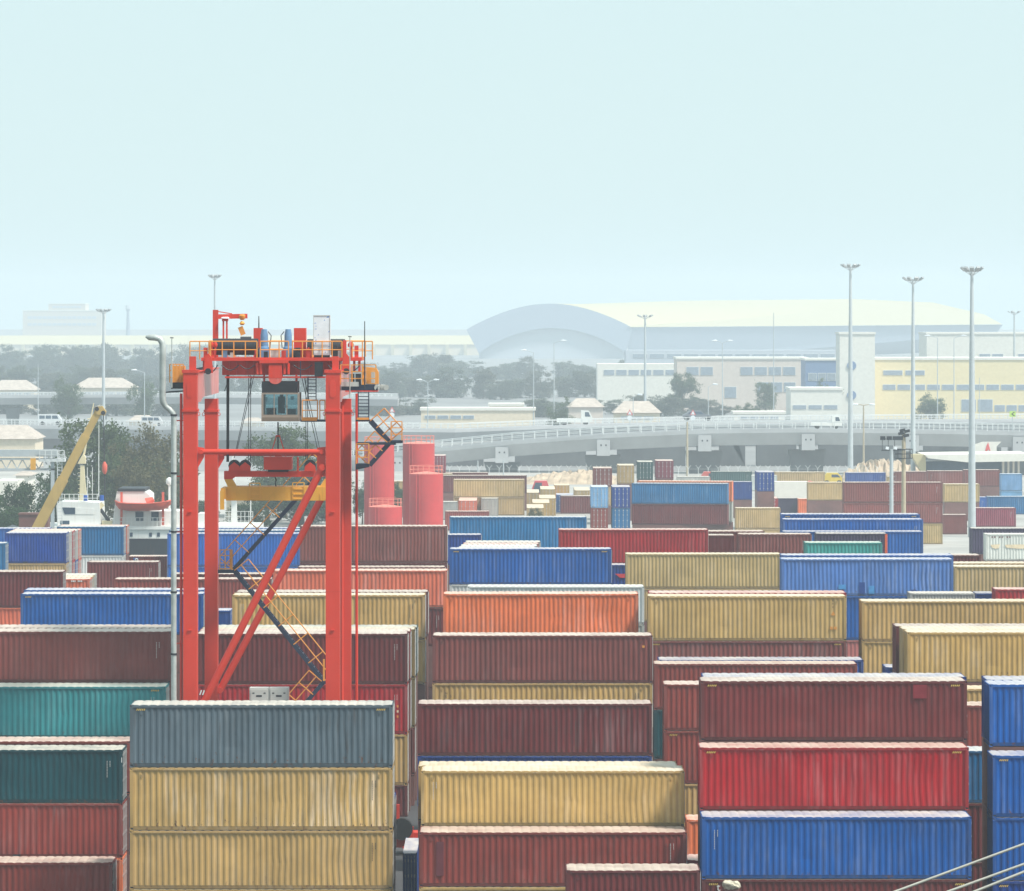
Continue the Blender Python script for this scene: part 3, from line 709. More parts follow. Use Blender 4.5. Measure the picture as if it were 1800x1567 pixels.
# slung pipes below the trolley
part('under_rail', MB().box(X(400, Dm), X(575, Dm), YA + .2, YA + .32, Z(664, Dm), Z(661, Dm)), M['cred'])
part('control_box', MB().box(X(557, Dm), X(571, Dm), YA - .3, YA + .08, Z(661, Dm), Z(636, Dm)), M['black'])
part('service_ladder', MB().box(X(531.5, Dm), X(533, Dm), YA - .2, YA - .15, Z(664, Dm), Z(634, Dm)), M['navy'])
# machinery on deck
zd = zt + .17
def drum(x0, x1, r, yc):
    d = part('hoist_drum', MB().cyl((X(x0, Dm), yc, zd + .30 + r*.55), (X(x1, Dm), yc, zd + .30 + r*.55), r, 24), M['black'], None, True)
    for k in range(7):
        xx = X(x0, Dm) + (X(x1, Dm) - X(x0, Dm)) * (k + .5)/7
        sub('rope_groove', MB().cyl((xx - .012, yc, zd + .30 + r*.55), (xx + .012, yc, zd + .30 + r*.55), r + .012, 24), M['rope'], d, True)
    sub('drum_stand', MB().box(X(x0, Dm) + .05, X(x0, Dm) + .15, yc - .4, yc + .4, zd, zd + .5), M['cred'], d)
    sub('drum_stand', MB().box(X(x1, Dm) - .15, X(x1, Dm) - .05, yc - .4, yc + .4, zd, zd + .5), M['cred'], d)
drum(376, 455, .42, Dm - .6); drum(540, 606, .40, Dm + .2)
for x0, x1 in ((445, 460), (516, 537)):
    part('motor_housing', MB().box(X(x0, Dm), X(x1, Dm), Dm + .3, Dm + 1.2, zd, Z(577, Dm)), M['cred'])
for px, sg in ((466, 1), (508, -1)):
    m_ = part('motor', MB().tube([(X(px, Dm), Dm - .8, zd + .05), (X(px, Dm), Dm - .8, zd + .5), (X(px, Dm), Dm - .8, zd + .55), (X(px, Dm), Dm - .8, Z(590, Dm)), (X(px, Dm), Dm - .8, Z(579, Dm))], [.26, .26, .2, .19, .14], 14), M['motor'], None, True)
    sub('gearbox', MB().box(X(px, Dm) - .28, X(px, Dm) + .3, Dm - 1.15, Dm - .5, zd, zd + .42), M['motor'], m_)
    sub('motor_cable', MB().tube([(X(px, Dm) + .2*sg, Dm - .9, Z(583, Dm)), (X(px, Dm) + .36*sg, Dm - .9, Z(590, Dm)), (X(px, Dm) + .3*sg, Dm - .9, Z(612, Dm))], .025, 5), M['rope'], m_)
    sub('brake_wheel', MB().cyl((X(px, Dm) - .33*sg - .02, Dm - 1.3, zd + .2), (X(px, Dm) - .33*sg + .1, Dm - 1.3, zd + .2), .26, 16), M['black'], m_, True)
part('spare_motor', MB().tube([(X(424, Dm), Dm - .6, Z(597, Dm)), (X(443, Dm), Dm - .6, Z(597, Dm))], [.15, .15], 12), M['dark'], None, True)
cab = part('tall_cabinet', MB().box(X(554.5, Dm), X(583, Dm), YA + .15, YA + 1.0, Z(624, Dm), Z(555, Dm)), M['white'])
M['scuff'] = mat('scuff_blue', (.16, .30, .62), .6)
rs = random.Random(5)
for k in range(13):
    xx = X(rs.choice([556.5, 558, 579, 581, rs.uniform(560, 578)]), Dm); zz = Z(558 + k * 5.1, Dm); w_ = rs.uniform(.03, .08)
    sub('scuff_mark', MB().add([(xx - w_, YA + .146, zz - .02), (xx + w_, YA + .146, zz - .015), (xx + w_*.6, YA + .146, zz + rs.uniform(.01, .09))], [(0, 1, 2)]), M['scuff'], cab)
sub('cabinet_frame', MB().box(X(554, Dm), X(555.2, Dm), YA + .13, YA + .149, Z(624, Dm), Z(555, Dm)).box(X(582.3, Dm), X(583.5, Dm), YA + .13, YA + .149, Z(624, Dm), Z(555, Dm)).box(X(554, Dm), X(583.5, Dm), YA + .128, YA + .149, Z(556, Dm), Z(554.4, Dm)), M['greybox'], cab)
sub('cabinet_plinth', MB().box(X(555, Dm), X(582, Dm), YA + .2, YA + .95, zd, Z(624, Dm)), M['black'], cab)
part('grey_junction_box', MB().box(X(480, Dm), X(496, Dm), YA + .2, YA + .5, zd, Z(615, Dm)), M['greybox'])
for px, r_ in ((377, .10), (383, .10), (605, .11), (619, .14)):
    part('warning_lamp', MB().tube([(X(px, Dm), YA + .3, zd), (X(px, Dm), YA + .3, zd + .5), (X(px, Dm), YA + .3, zd + .55), (X(px, Dm), YA + .3, zd + .68), (X(px, Dm), YA + .3, zd + .8)], [.05, .05, r_, r_*1.1, r_*.5], 10), M['cred'], None, True)
part('buffer_post', MB().box(X(606, Dm), X(611.5, Dm), YA + .1, YA + .4, zd, Z(598, Dm)), M['cred'])
rq = random.Random(12)
for px, w_, h_, m in ((366, .2, .5, 'cred'), (399, .25, .35, 'motor'), (412, .18, .25, 'greybox'), (471, .2, .3, 'dark'), (502, .22, .35, 'cred'), (527, .25, .5, 'dark'), (546, .3, .45, 'cred'), (592, .25, .6, 'dark'), (600, .18, .35, 'greybox'), (629, .2, .6, 'cred')):
    part('deck_box', MB().box(X(px, Dm) - w_/2, X(px, Dm) + w_/2, YA + .25, YA + .25 + w_, zd, zd + h_), M[m])
for x0, x1, dip in ((395, 425, 9), (427, 452, 7), (520, 552, 8), (580, 604, 10), (366, 388, 12), (604, 636, 11)):
    pts_ = [(X(x0 + (x1 - x0)*k/10, Dm), YA - .05, Z(641 + dip*math.sin(math.pi*k/10), Dm)) for k in range(11)]
    part('festoon_cable', MB().tube(pts_, .028, 5), M['rope'])
for px in (405, 418, 436, 448, 522, 545): part('frame_stiffener', MB().box(X(px, Dm) - .03, X(px, Dm) + .03, YA + .78, YA + .898, zb_, zt - .03), M['cred'])
# small jib hoist on deck
jb = part('jib_post', MB().box(X(372, Dm), X(381.5, Dm), Dm + .8, Dm + 1.08, zd, Z(545, Dm)), M['cred'])
sub('jib_arm', MB().bar((X(381, Dm), Dm + .94, Z(557, Dm)), (X(433, Dm), Dm + .94, Z(556, Dm)), .12, .24), M['cred'], jb)
sub('jib_tie', MB().bar((X(381, Dm), Dm + .94, Z(548, Dm)), (X(406, Dm), Dm + .94, Z(552, Dm)), .05, .05), M['cred'], jb)
for px in (391, 397):
    sub('jib_strut', MB().box(X(px, Dm) - .045, X(px, Dm) + .045, Dm + .7, Dm + .8, zd, Z(563, Dm)), M['cred'], jb)
sub('strut_head', MB().box(X(388.5, Dm), X(399.5, Dm), Dm + .66, Dm + .84, Z(565, Dm), Z(560, Dm)), M['cred'], jb)
sub('strut_cap', MB().tube([(X(394, Dm), Dm + .75, Z(560, Dm)), (X(394, Dm), Dm + .75, Z(557.5, Dm))], [.24, .16], 14), M['white'], jb, True)
ho_ = part('chain_hoist', MB().tube([(X(424, Dm), Dm + .8, Z(563, Dm)), (X(424, Dm), Dm + .8, Z(560, Dm)), (X(424, Dm), Dm + .8, Z(555, Dm)), (X(424, Dm), Dm + .8, Z(553, Dm))], [.08, .16, .17, .1], 10), M['orange'], None, True)
sub('hoist_hook_block', MB().tube([(X(424, Dm), Dm + .8, Z(572, Dm)), (X(424, Dm), Dm + .8, Z(569, Dm)), (X(424, Dm), Dm + .8, Z(565, Dm))], [.07, .14, .06], 10), M['spread'], ho_, True)
sub('hanging_plate', MB().bar((X(420.5, Dm), Dm + .8, Z(575, Dm)), (X(426, Dm), Dm + .8, Z(589, Dm)), .04, .26, up=(1, 0, 0)), M['orange'], ho_)
# railings
def railing(name, pts, z0, h, parent=None, m='orange', r=.032, step=.52, mid=True, D=None):
    mb = MB()
    P_ = [Vector(p) for p in pts]
    for i in range(len(P_) - 1):
        a, b = P_[i], P_[i+1]; L_ = (b - a).length; n = max(1, round(L_ / step))
        for k in range(n + 1):
            q = a + (b - a) * k / n; mb.tube([(q.x, q.y, q.z), (q.x, q.y, q.z + h)], r, 5)
        mb.tube([a + Vector((0, 0, h)), b + Vector((0, 0, h))], r, 5)
        if mid: mb.tube([a + Vector((0, 0, h*.48)), b + Vector((0, 0, h*.48))], r*.8, 5)
    return part(name, mb, M[m], parent, True)
hr = Z(600, Dm) - zd
for x0, x1 in ((375.5, 456), (462, 511), (518, 604)):
    railing('railing', [(X(x0, Dm), YA + .06, zd), (X(x1, Dm), YA + .06, zd)], zd, hr)
railing('railing', [(X(339, Dm), YA + .2, zd - .1), (X(373, Dm), YA + .2, zd - .1)], zd, hr + .1)
railing('railing', [(X(622, Dm), YA + .2, zd - .1), (X(657, Dm), YA + .2, zd - .1)], zd, hr + .1)
railing('railing', [(X(362, Dm), YB - .06, zd), (X(640, Dm), YB - .06, zd)], zd, hr, step=1.3)
# driver's cabin under the trolley
Dc = 218.0
xa, xb = X(459.5, Dc), X(526.5, Dc); za, zz, zg0, zg1 = Z(741, Dc), Z(671, Dc), Z(730, Dc), Z(693, Dc)
cabn = part('driver_cabin', MB().box(xa, xb, Dc, Dc + 2.0, za, Z(732, Dc)), M['cabcream'])
sub('cabin_roof_box', MB().box(X(460, Dc), X(523, Dc), Dc + .1, Dc + 1.9, Z(691, Dc), zz), M['black'], cabn)
for x0, x1 in ((463, 492.5), (493.5, 523)): sub('added_rear_pane', MB().box(X(x0, Dc), X(x1, Dc), Dc + 1.82, Dc + 1.84, Z(731, Dc), Z(693, Dc)), M['glass'], cabn)  # rear glazing added so that light comes through the cabin
for px in (481.8, 504.2): sub('window_mullion', MB().box(X(px, Dc) - .022, X(px, Dc) + .022, Dc + .02, Dc + .1, Z(729.5, Dc), Z(693.5, Dc)), M['cabcream'], cabn)
sub('control_desk', MB().box(X(467, Dc), X(484, Dc), Dc + .5, Dc + 1.0, Z(731, Dc), Z(718, Dc)), M['dark'], cabn)
sub('control_desk', MB().box(X(503, Dc), X(519, Dc), Dc + .5, Dc + 1.0, Z(731, Dc), Z(720, Dc)), M['dark'], cabn)
sub('seat_headrest', MB().box(X(490, Dc), X(496, Dc), Dc + .95, Dc + 1.15, Z(698, Dc), Z(694.5, Dc)), M['black'], cabn)
for x0, x1 in ((459.5, 463), (523, 526.5)):
    sub('cabin_post', MB().box(X(x0, Dc), X(x1, Dc), Dc, Dc + .14, Z(732, Dc), Z(691, Dc)), M['cabcream'], cabn)
    sub('cabin_post', MB().box(X(x0, Dc), X(x1, Dc), Dc + 1.75, Dc + 1.9, Z(732, Dc), Z(691, Dc)), M['cabcream'], cabn)
sub('cabin_top_frame', MB().box(X(463, Dc), X(523, Dc), Dc, Dc + .14, Z(693.5, Dc), Z(690.8, Dc)), M['cabcream'], cabn)
sub('cabin_bottom_frame', MB().box(X(463, Dc), X(523, Dc), Dc, Dc + .14, Z(732, Dc), Z(729.5, Dc)), M['cabcream'], cabn)
for x0, x1 in ((463, 481.5), (482, 504), (504.5, 523)):
    sub('window_pane', MB().box(X(x0, Dc), X(x1, Dc), Dc + .05, Dc + .07, Z(729.5, Dc), Z(693.5, Dc)), M['glass'], cabn)
sub('cabin_fascia', MB().box(xa + .05, xb - .05, Dc - .03, Dc - .002, Z(740, Dc), Z(734, Dc)), mat('fascia_brown', (.20, .16, .12), .6), cabn)
sub('driver_seat', MB().box(X(487, Dc), X(499, Dc), Dc + .9, Dc + 1.3, Z(728, Dc), Z(698, Dc)), M['black'], cabn)
for x0, x1, y0, y1 in ((466, 470, 699, 708), (499, 506, 713, 717), (511, 517, 697, 703)):
    sub('paper_notice', MB().box(X(x0, Dc), X(x1, Dc), Dc + .10, Dc + .105, Z(y1, Dc), Z(y0, Dc)), M['white'], cabn)
for px in (463, 520):
    sub('cabin_hanger', MB().box(X(px, Dc) - .05, X(px, Dc) + .05, Dc + .6, Dc + .8, Z(671, Dc), Z(658, Dc)), M['cred'], cabn)
# cabin walkway cage and ladder at its right
cg = railing('cabin_walkway_rail', [(X(531, Dc), Dc + .2, Z(738, Dc)), (X(558, Dc), Dc + .2, Z(738, Dc))], 0, Z(704, Dc) - Z(738, Dc))
sub('walkway_floor', MB().box(X(528, Dc), X(572, Dc), Dc + .1, Dc + 1.2, Z(742, Dc), Z(738.5, Dc)), M['navy'], cg)
sub('floor_edge', MB().box(X(530, Dc), X(557, Dc), Dc + .05, Dc + .1, Z(740, Dc), Z(734, Dc)), M['orange'], cg)
railing('cabin_walkway_rail', [(X(562, Dc), Dc + .2, Z(738, Dc)), (X(571, Dc), Dc + .2, Z(738, Dc))], 0, Z(704, Dc) - Z(738, Dc))
lad = MB()
for px in (541, 555): lad.bar((X(px, Dc), Dc + .4, Z(704, Dc)), (X(px, Dc), Dc + .4, Z(664, Dc)), .05, .05)
for py in range(668, 704, 6): lad.bar((X(541, Dc), Dc + .4, Z(py, Dc)), (X(555, Dc), Dc + .4, Z(py, Dc)), .04, .04)
part('cabin_ladder', lad, M['navy'])
# hoist ropes
zr = Z(803, Dm)
for x0, x1, y0, y1, r_ in ((400, 400, 658, 812, .055), (402.5, 402, 658, 812, .035), (437.5, 437.5, 660, 812, .02), (441, 441, 660, 812, .02), (447, 415, 660, 800, .018), (443, 412, 662, 806, .018),
                           (489, 489, 742, 803, .04), (538, 538, 662, 808, .02), (541, 541, 662, 808, .02), (531, 562, 664, 806, .018), (535, 566, 664, 806, .018), (403, 395, 664, 688, .02)):
    part('hoist_rope', MB().tube([(X(x0, Dm), Dm - .2, Z(y0, Dm)), (X(x1, Dm), Dm - .2, Z(y1, Dm))], r_, 5), M['rope'])
# head block and spreader
hb = part('head_block', MB().box(X(397, Dm), X(568, Dm), Dm - .5, Dm + .1, Z(838, Dm), Z(828, Dm)), M['cred'])
sub('head_block_tip', MB().prism([(X(395, Dm), Z(828, Dm)), (X(395, Dm), Z(842, Dm)), (X(409, Dm), Z(842, Dm)), (X(418, Dm), Z(836, Dm)), (X(418, Dm), Z(828, Dm))], Dm - .52, Dm + .12), M['cred'], hb)
sub('counterweight_box', MB().box(X(465.5, Dm), X(514, Dm), Dm - .9, Dm + .5, Z(825, Dm), Z(803.5, Dm)), M['cred'], hb)
sub('counterweight_lid', MB().box(X(464.5, Dm), X(515, Dm), Dm - .94, Dm + .54, Z(804, Dm), Z(802.6, Dm)), M['cred'], hb)
sub('box_foot', MB().box(X(472, Dm), X(508, Dm), Dm - .7, Dm + .3, Z(829, Dm), Z(825, Dm)), M['dark'], hb)
sub('lift_eye', MB().prism([(X(483, Dm), Z(803, Dm)), (X(497, Dm), Z(803, Dm)), (X(493, Dm), Z(798, Dm)), (X(487, Dm), Z(798, Dm))], Dm - .25, Dm - .15), M['cred'], hb)
for sg in (-1, 1):
    sub('sling_bar', MB().tube([(X(489 + 3*sg, Dm), Dm - .2, Z(767, Dm)), (X(489 + 14*sg, Dm), Dm - .2, Z(803, Dm))], .03, 5), M['cred'], hb)
sub('sling_head', MB().box(X(485, Dm), X(493, Dm), Dm - .3, Dm - .1, Z(768, Dm), Z(765, Dm)), M['cred'], hb)
for px in (413, 432, 546):
    w = part('rope_sheave', MB().cyl((X(px, Dm), Dm - .55, Z(818, Dm)), (X(px, Dm), Dm - .35, Z(818, Dm)), .30, 20), M['black'], None, True)
    sub('sheave_cheek', MB().prism([(X(px - 10, Dm), Z(828, Dm)), (X(px + 10, Dm), Z(828, Dm)), (X(px + 9, Dm), Z(819, Dm)), (X(px, Dm), Z(812, Dm)), (X(px - 9, Dm), Z(819, Dm))], Dm - .62, Dm - .56), M['cred'], w)
part('cable_guide', MB().box(X(523, Dm), X(526, Dm), Dm - .6, Dm - .3, Z(828, Dm), Z(803, Dm)), M['cred'])
part('flood_lamp', MB().tube([(X(528, Dm), Dm - .5, Z(813, Dm)), (X(530.5, Dm), Dm - .5, Z(813, Dm))], [.05, .12], 10), M['white'], None, True)
part('spreader_cable', MB().tube([(X(484, Dm), Dm - .3, Z(838, Dm)), (X(486, Dm), Dm - .3, Z(844, Dm)), (X(484.5, Dm), Dm - .3, Z(849, Dm)), (X(486, Dm), Dm - .3, Z(856, Dm))], .03, 6), M['rope'])
sp = part('spreader', MB().box(X(399, Dm), X(585, Dm), Dm - .9, Dm - .2, Z(879, Dm), Z(855, Dm)), M['spread'])
sub('spreader_beam', MB().box(X(399, Dm), X(585, Dm), Dm + .3, Dm + .9, Z(879, Dm), Z(855, Dm)), M['spread'], sp)
for x0, x1, yt_ in ((391, 399.5, 857), (585, 593, 857)):
    e = sub('spreader_end_beam', MB().box(X(x0, Dm), X(x1, Dm), Dm - 1.2, Dm + 1.2, Z(876, Dm), Z(yt_, Dm)), M['spread'], sp)
for px in (393, 589):
    sub('corner_flipper', MB().box(X(px - 3, Dm), X(px + 4, Dm), Dm - 1.42, Dm - 1.21, Z(894, Dm), Z(861, Dm)), M['spread'], sp)
for sgn, px in ((1, 396), (-1, 585)):
    sub('spreader_link', MB().prism([(X(px, Dm), Z(842, Dm)), (X(px + 14*sgn, Dm), Z(842, Dm)), (X(px + 22*sgn, Dm), Z(855, Dm)), (X(px + 6*sgn, Dm), Z(855, Dm))][::sgn], Dm - .75, Dm - .35), M['spread'], sp)
for x0, x1, yt_ in ((441, 459, 848.5), (516, 536, 847.5)):
    rl = MB()
    for xx in (x0, x1): rl.bar((X(xx, Dm), Dm - .92, Z(878, Dm)), (X(xx, Dm), Dm - .92, Z(yt_, Dm)), .05, .05)
    for yy in (yt_, 859, 868, 876): rl.bar((X(x0, Dm), Dm - .92, Z(yy, Dm)), (X(x1, Dm), Dm - .92, Z(yy, Dm)), .05, .05)
    sub('spreader_ladder', rl, M['spread'], sp)
for px in (409, 565):
    sub('stiffener', MB().box(X(px, Dm) - .03, X(px, Dm) + .03, Dm - .93, Dm - .901, Z(878, Dm), Z(867, Dm)), M['spread'], sp)
# zigzag stair behind the front frame
Ds = 226.0
def flight(xa, ya, xb, yb, side=1):
    st = part('stair_flight', MB().bar((X(xa, Ds), Ds - .45, Z(ya, Ds)), (X(xb, Ds), Ds - .45, Z(yb, Ds)), .06, .20), M['navy'])
    sub('stair_stringer', MB().bar((X(xa, Ds), Ds + .35, Z(ya, Ds)), (X(xb, Ds), Ds + .35, Z(yb, Ds)), .06, .20), M['navy'], st)
    n = max(4, int(abs(Z(ya, Ds) - Z(yb, Ds)) / .24))
    for k in range(1, n):
        u = k / n; sub('tread', MB().box(X(xa + (xb-xa)*u, Ds) - .12, X(xa + (xb-xa)*u, Ds) + .12, Ds - .42, Ds + .32, Z(ya + (yb-ya)*u, Ds) - .02, Z(ya + (yb-ya)*u, Ds) + .02), M['navy'], st)
    mb = MB(); h = .98; a = Vector((X(xa, Ds), Ds - .47, Z(ya, Ds))); b = Vector((X(xb, Ds), Ds - .47, Z(yb, Ds)))
    d = (b - a).normalized(); nrm = Vector((-d.z, 0, d.x)); nrm = nrm if nrm.z > 0 else -nrm
    for hh in (h, h*.5): mb.tube([a + nrm*hh, b + nrm*hh], .03, 5)
    n = max(3, round((b - a).length / 1.15))
    for k in range(n + 1):
        q = a + (b - a) * k / n; mb.tube([q, q + nrm*h], .03, 5)
    sub('handrail', mb, M['orange'], st, True)
    return st
flight(574, 818, 411, 1001); flight(412, 1003, 569, 1197); flight(569, 1199, 515, 1262)
ld = part('stair_landing', MB().box(X(384, Ds), X(413, Ds), Ds - .5, Ds + .5, Z(1007, Ds), Z(1001, Ds)), M['navy'])
mb = MB()
for px in (387.5, 397, 408.5): mb.bar((X(px, Ds), Ds - .5, Z(1001, Ds)), (X(px, Ds), Ds - .5, Z(966, Ds)), .055, .055)
for py in (966, 976, 989, 999): mb.bar((X(387, Ds), Ds - .5, Z(py, Ds)), (X(409, Ds), Ds - .5, Z(py, Ds)), .05, .05)
sub('landing_cage', mb, M['orange'], ld)
sub('cage_panel', MB().box(X(404.5, Ds), X(410, Ds), Ds - .46, Ds - .43, Z(1000, Ds), Z(966, Ds)), M['orange'], ld)
ld = part('stair_landing', MB().box(X(566, Ds), X(590, Ds), Ds - .5, Ds + .5, Z(1201, Ds), Z(1196, Ds)), M['navy'])
sub('landing_cage', MB().box(X(568.5, Ds), X(571.5, Ds), Ds - .5, Ds - .4, Z(1196, Ds), Z(1158, Ds)), M['orange'], ld)
# stairs and landings outside the right legs
Dr = 227.0
def P(x, y, yo=0): return Vector((X(x, Dr), Dr + yo, Z(y, Dr)))
def rflight(xa, ya, xb, yb):
    st = part('outer_stair_flight', MB().bar(P(xa, ya, -.4), P(xb, yb, -.4), .06, .24), M['navy'])
    sub('stair_stringer', MB().bar(P(xa, ya, .4), P(xb, yb, .4), .06, .24), M['navy'], st)
    mb = MB(); a, b = P(xa, ya, -.42), P(xb, yb, -.42); d = (b - a).normalized(); nrm = Vector((-d.z, 0, d.x)); nrm = nrm if nrm.z > 0 else -nrm
    for hh in (1.0, .5): mb.tube([a + nrm*hh, b + nrm*hh], .032, 5)
    for k in range(4): q = a + (b - a)*k/3; mb.tube([q, q + nrm], .032, 5)
    sub('handrail', mb, M['orange'], st, True); return st
rflight(651, 740, 684, 777); rflight(684, 780, 650, 818)
def rland(x0, x1, yf, yt_, m='navy'):
    l = part('outer_landing', MB().box(X(x0, Dr), X(x1, Dr), Dr - .5, Dr + .6, Z(yf + 5, Dr), Z(yf, Dr)), M[m])
    mb = MB(); n = max(1, round((x1 - x0)/17))
    for k in range(n + 1): mb.bar(P(x0 + 1 + (x1-x0-2)*k/n, yf, -.5), P(x0 + 1 + (x1-x0-2)*k/n, yt_, -.5), .06, .06)
    for yy in (yt_, (yf*1 + yt_*2)/3, (yf*2 + yt_)/3): mb.bar(P(x0 + 1, yy, -.5), P(x1 - 1, yy, -.5), .05, .05)
    sub('landing_rail', mb, M['orange'], l); return l
rland(687, 708, 774, 741)
part('outer_landing_beam', MB().box(X(628, Dr), X(696, Dr), Dr - .5, Dr + .6, Z(782, Dr), Z(777.5, Dr)), M['navy'])
rland(626, 650, 815, 780)
part('landing_bracket', MB().prism([(X(626, Dr), Z(826, Dr)), (X(649, Dr), Z(821, Dr)), (X(649, Dr), Z(820.2, Dr)), (X(626, Dr), Z(820.2, Dr))], Dr - .4, Dr + .5), M['navy'])
part('outer_landing_beam', MB().box(X(626, Dr), X(651, Dr), Dr - .5, Dr + .6, Z(741, Dr), Z(738, Dr)), M['navy'])
part('toe_board', MB().box(X(628, Dr), X(649, Dr), Dr - .54, Dr - .5, Z(738, Dr), Z(734, Dr)), M['orange'])
lad = MB()
for px in (630, 648.5): lad.bar(P(px, 738, -.3), P(px, 688, -.3), .06, .06)
for py in range(691, 737, 6): lad.bar(P(630, py, -.3), P(648.5, py, -.3), .045, .045)
part('outer_ladder', lad, M['navy'])
# upper platform right, with rail, orange guard and floodlights
pf = part('upper_platform', MB().box(X(599, D1), X(663, D1), D1 + .6, D1 + 2.2, Z(687, D1), Z(677, D1)), M['navy'])
mb = MB()
for px in (598, 618, 636, 660): mb.bar(c1(px, 677) + Vector((0, .6, 0)), c1(px, 642) + Vector((0, .6, 0)), .06, .06)
for yy in (642, 654, 666): mb.bar(c1(598, yy) + Vector((0, .6, 0)), c1(660, yy) + Vector((0, .6, 0)), .05, .05)
sub('platform_rail', mb, M['orange'], pf)
sub('guard_panel', MB().box(X(637, D1), X(642, D1), D1 + .62, D1 + .7, Z(681, D1), Z(645, D1)), M['orange'], pf)
sub('guard_hood', MB().prism([(X(642, D1), Z(676, D1)), (X(642, D1), Z(646, D1)), (X(660, D1), Z(648, D1)), (X(664, D1), Z(656, D1)), (X(664, D1), Z(676, D1))], D1 + 1.3, D1 + 2.0), M['orange'], pf)
sub('control_cabinet', MB().box(X(651.5, D1), X(658, D1), D1 + .8, D1 + 1.1, Z(674, D1), Z(653, D1)), M['greybox'], pf)
sub('platform_floor_grating', MB().box(X(599, D1), X(630, D1), D1 + .55, D1 + .6, Z(680, D1), Z(672, D1)), M['greybox'], pf)
sub('platform_red_sill', MB().box(X(606, D1), X(663, D1), D1 + .6, D1 + 2.2, Z(689.5, D1), Z(687.2, D1)), M['cred'], pf)
for k, px in enumerate((660, 666, 672, 676)):
    sub('floodlight', MB().tube([c1(px - 3, 679) + Vector((0, .9, 0)), c1(px + 2, 682) + Vector((0, .6, 0))], [.06, .15], 9), M['greybox'], pf, True)
for px in (612, 624):
    sub('equipment_box', MB().box(X(px, D1), X(px + 9, D1), D1 + .9, D1 + 1.5, Z(677, D1), Z(658, D1)), M['dark'], pf)
# left outer platform
pf = part('side_platform', MB().box(X(299, D1), X(322, D1) - .01, D1 + .5, D1 + 1.8, Z(684, D1), Z(673, D1)), M['black'])
sub('guard_panel', MB().box(X(298, D1), X(321.5, D1), D1 + 1.1, D1 + 1.75, Z(673, D1), Z(644, D1)), M['orange'], pf)
mb = MB()
for px in (297, 303, 309, 315, 321): mb.bar(c1(px, 673) + Vector((0, .5, 0)), c1(px, 641) + Vector((0, .5, 0)), .055, .055)
for yy in (641, 652, 664): mb.bar(c1(297, yy) + Vector((0, .5, 0)), c1(321, yy) + Vector((0, .5, 0)), .05, .05)
sub('platform_rail', mb, M['orange'], pf)
part('side_arm', MB().bar(c1(279, 691) + Vector((0, .4, 0)), c1(322, 688) + Vector((0, .4, 0)), .08, .08), M['dark'])
# antennas
for x0, y0, y1, D, m in ((302, 682, 594, D1, 'galv'), (615, 700, 592, D1, 'galv'), (641, 683, 565, D1, 'rope'), (455, 577, 556, Dm, 'rope')):
    a = part('antenna', MB().tube([at(x0, y0, D + .4), at(x0, y1, D + .4)], [.035, .022], 6), M[m], None, True)
    if D == D1 and y1 > 580: sub('antenna_head', MB().tube([at(x0 - 3, y1, D + .4), at(x0 + 3, y1 + .3, D + .4)], .025, 5), M['dark'], a)
# outer conduit tubes and ladder beside the legs
for px, D in ((318.5, D1 + .4), (627, D2 - .5)):
    part('conduit', MB().tube([(X(px, D), D, 1.5), (X(px, D), D, Z(692, D))], .07, 8), M['cred'], None, True)
for py in range(740, 1220, 98):
    part('conduit_clamp', MB().box(X(305, D1), X(322, D1), D1 + .3, D1 + .36, Z(py, D1) - .03, Z(py, D1) + .03), M['cred'])
part('conduit', MB().tube([(X(602.5, D2), D2 - .95 - .12, 1.5), (X(602.5, D2), D2 - .95 - .12, Z(712, D2))], .09, 8), M['cred'], None, True)
# the grey bent pipe
Dp = D1 - 1.0
pts = [(305.5, 0), (305.5, 735), (304, 727), (298, 720), (291, 715), (286.5, 707), (285.5, 697), (286, 615), (285.5, 604), (281, 596), (272, 593.5), (262, 593.5), (256, 592)]
pp = [at(x, y, Dp) if y else Vector((at(x, 800, Dp).x, Dp, 0)) for x, y in pts]
pipe = empty('bent_pipe', pp[0], 0, 'grey galvanised pipe with swan neck top beside the left crane leg', 'pipe')
o = MB().tube([p - pp[0] for p in pp], [.135]*5 + [.16]*2 + [.16]*4 + [.14, .05], 12).build('pipe_run', M['galv'], pipe, True)
for py in (730, 832, 935, 1041, 1150):
    MB().cyl(at(305.5, py - 1.6, Dp) - pp[0], at(305.5, py + 1.6, Dp) - pp[0], .165, 12).build('pipe_clamp', M['dark'], pipe, True)
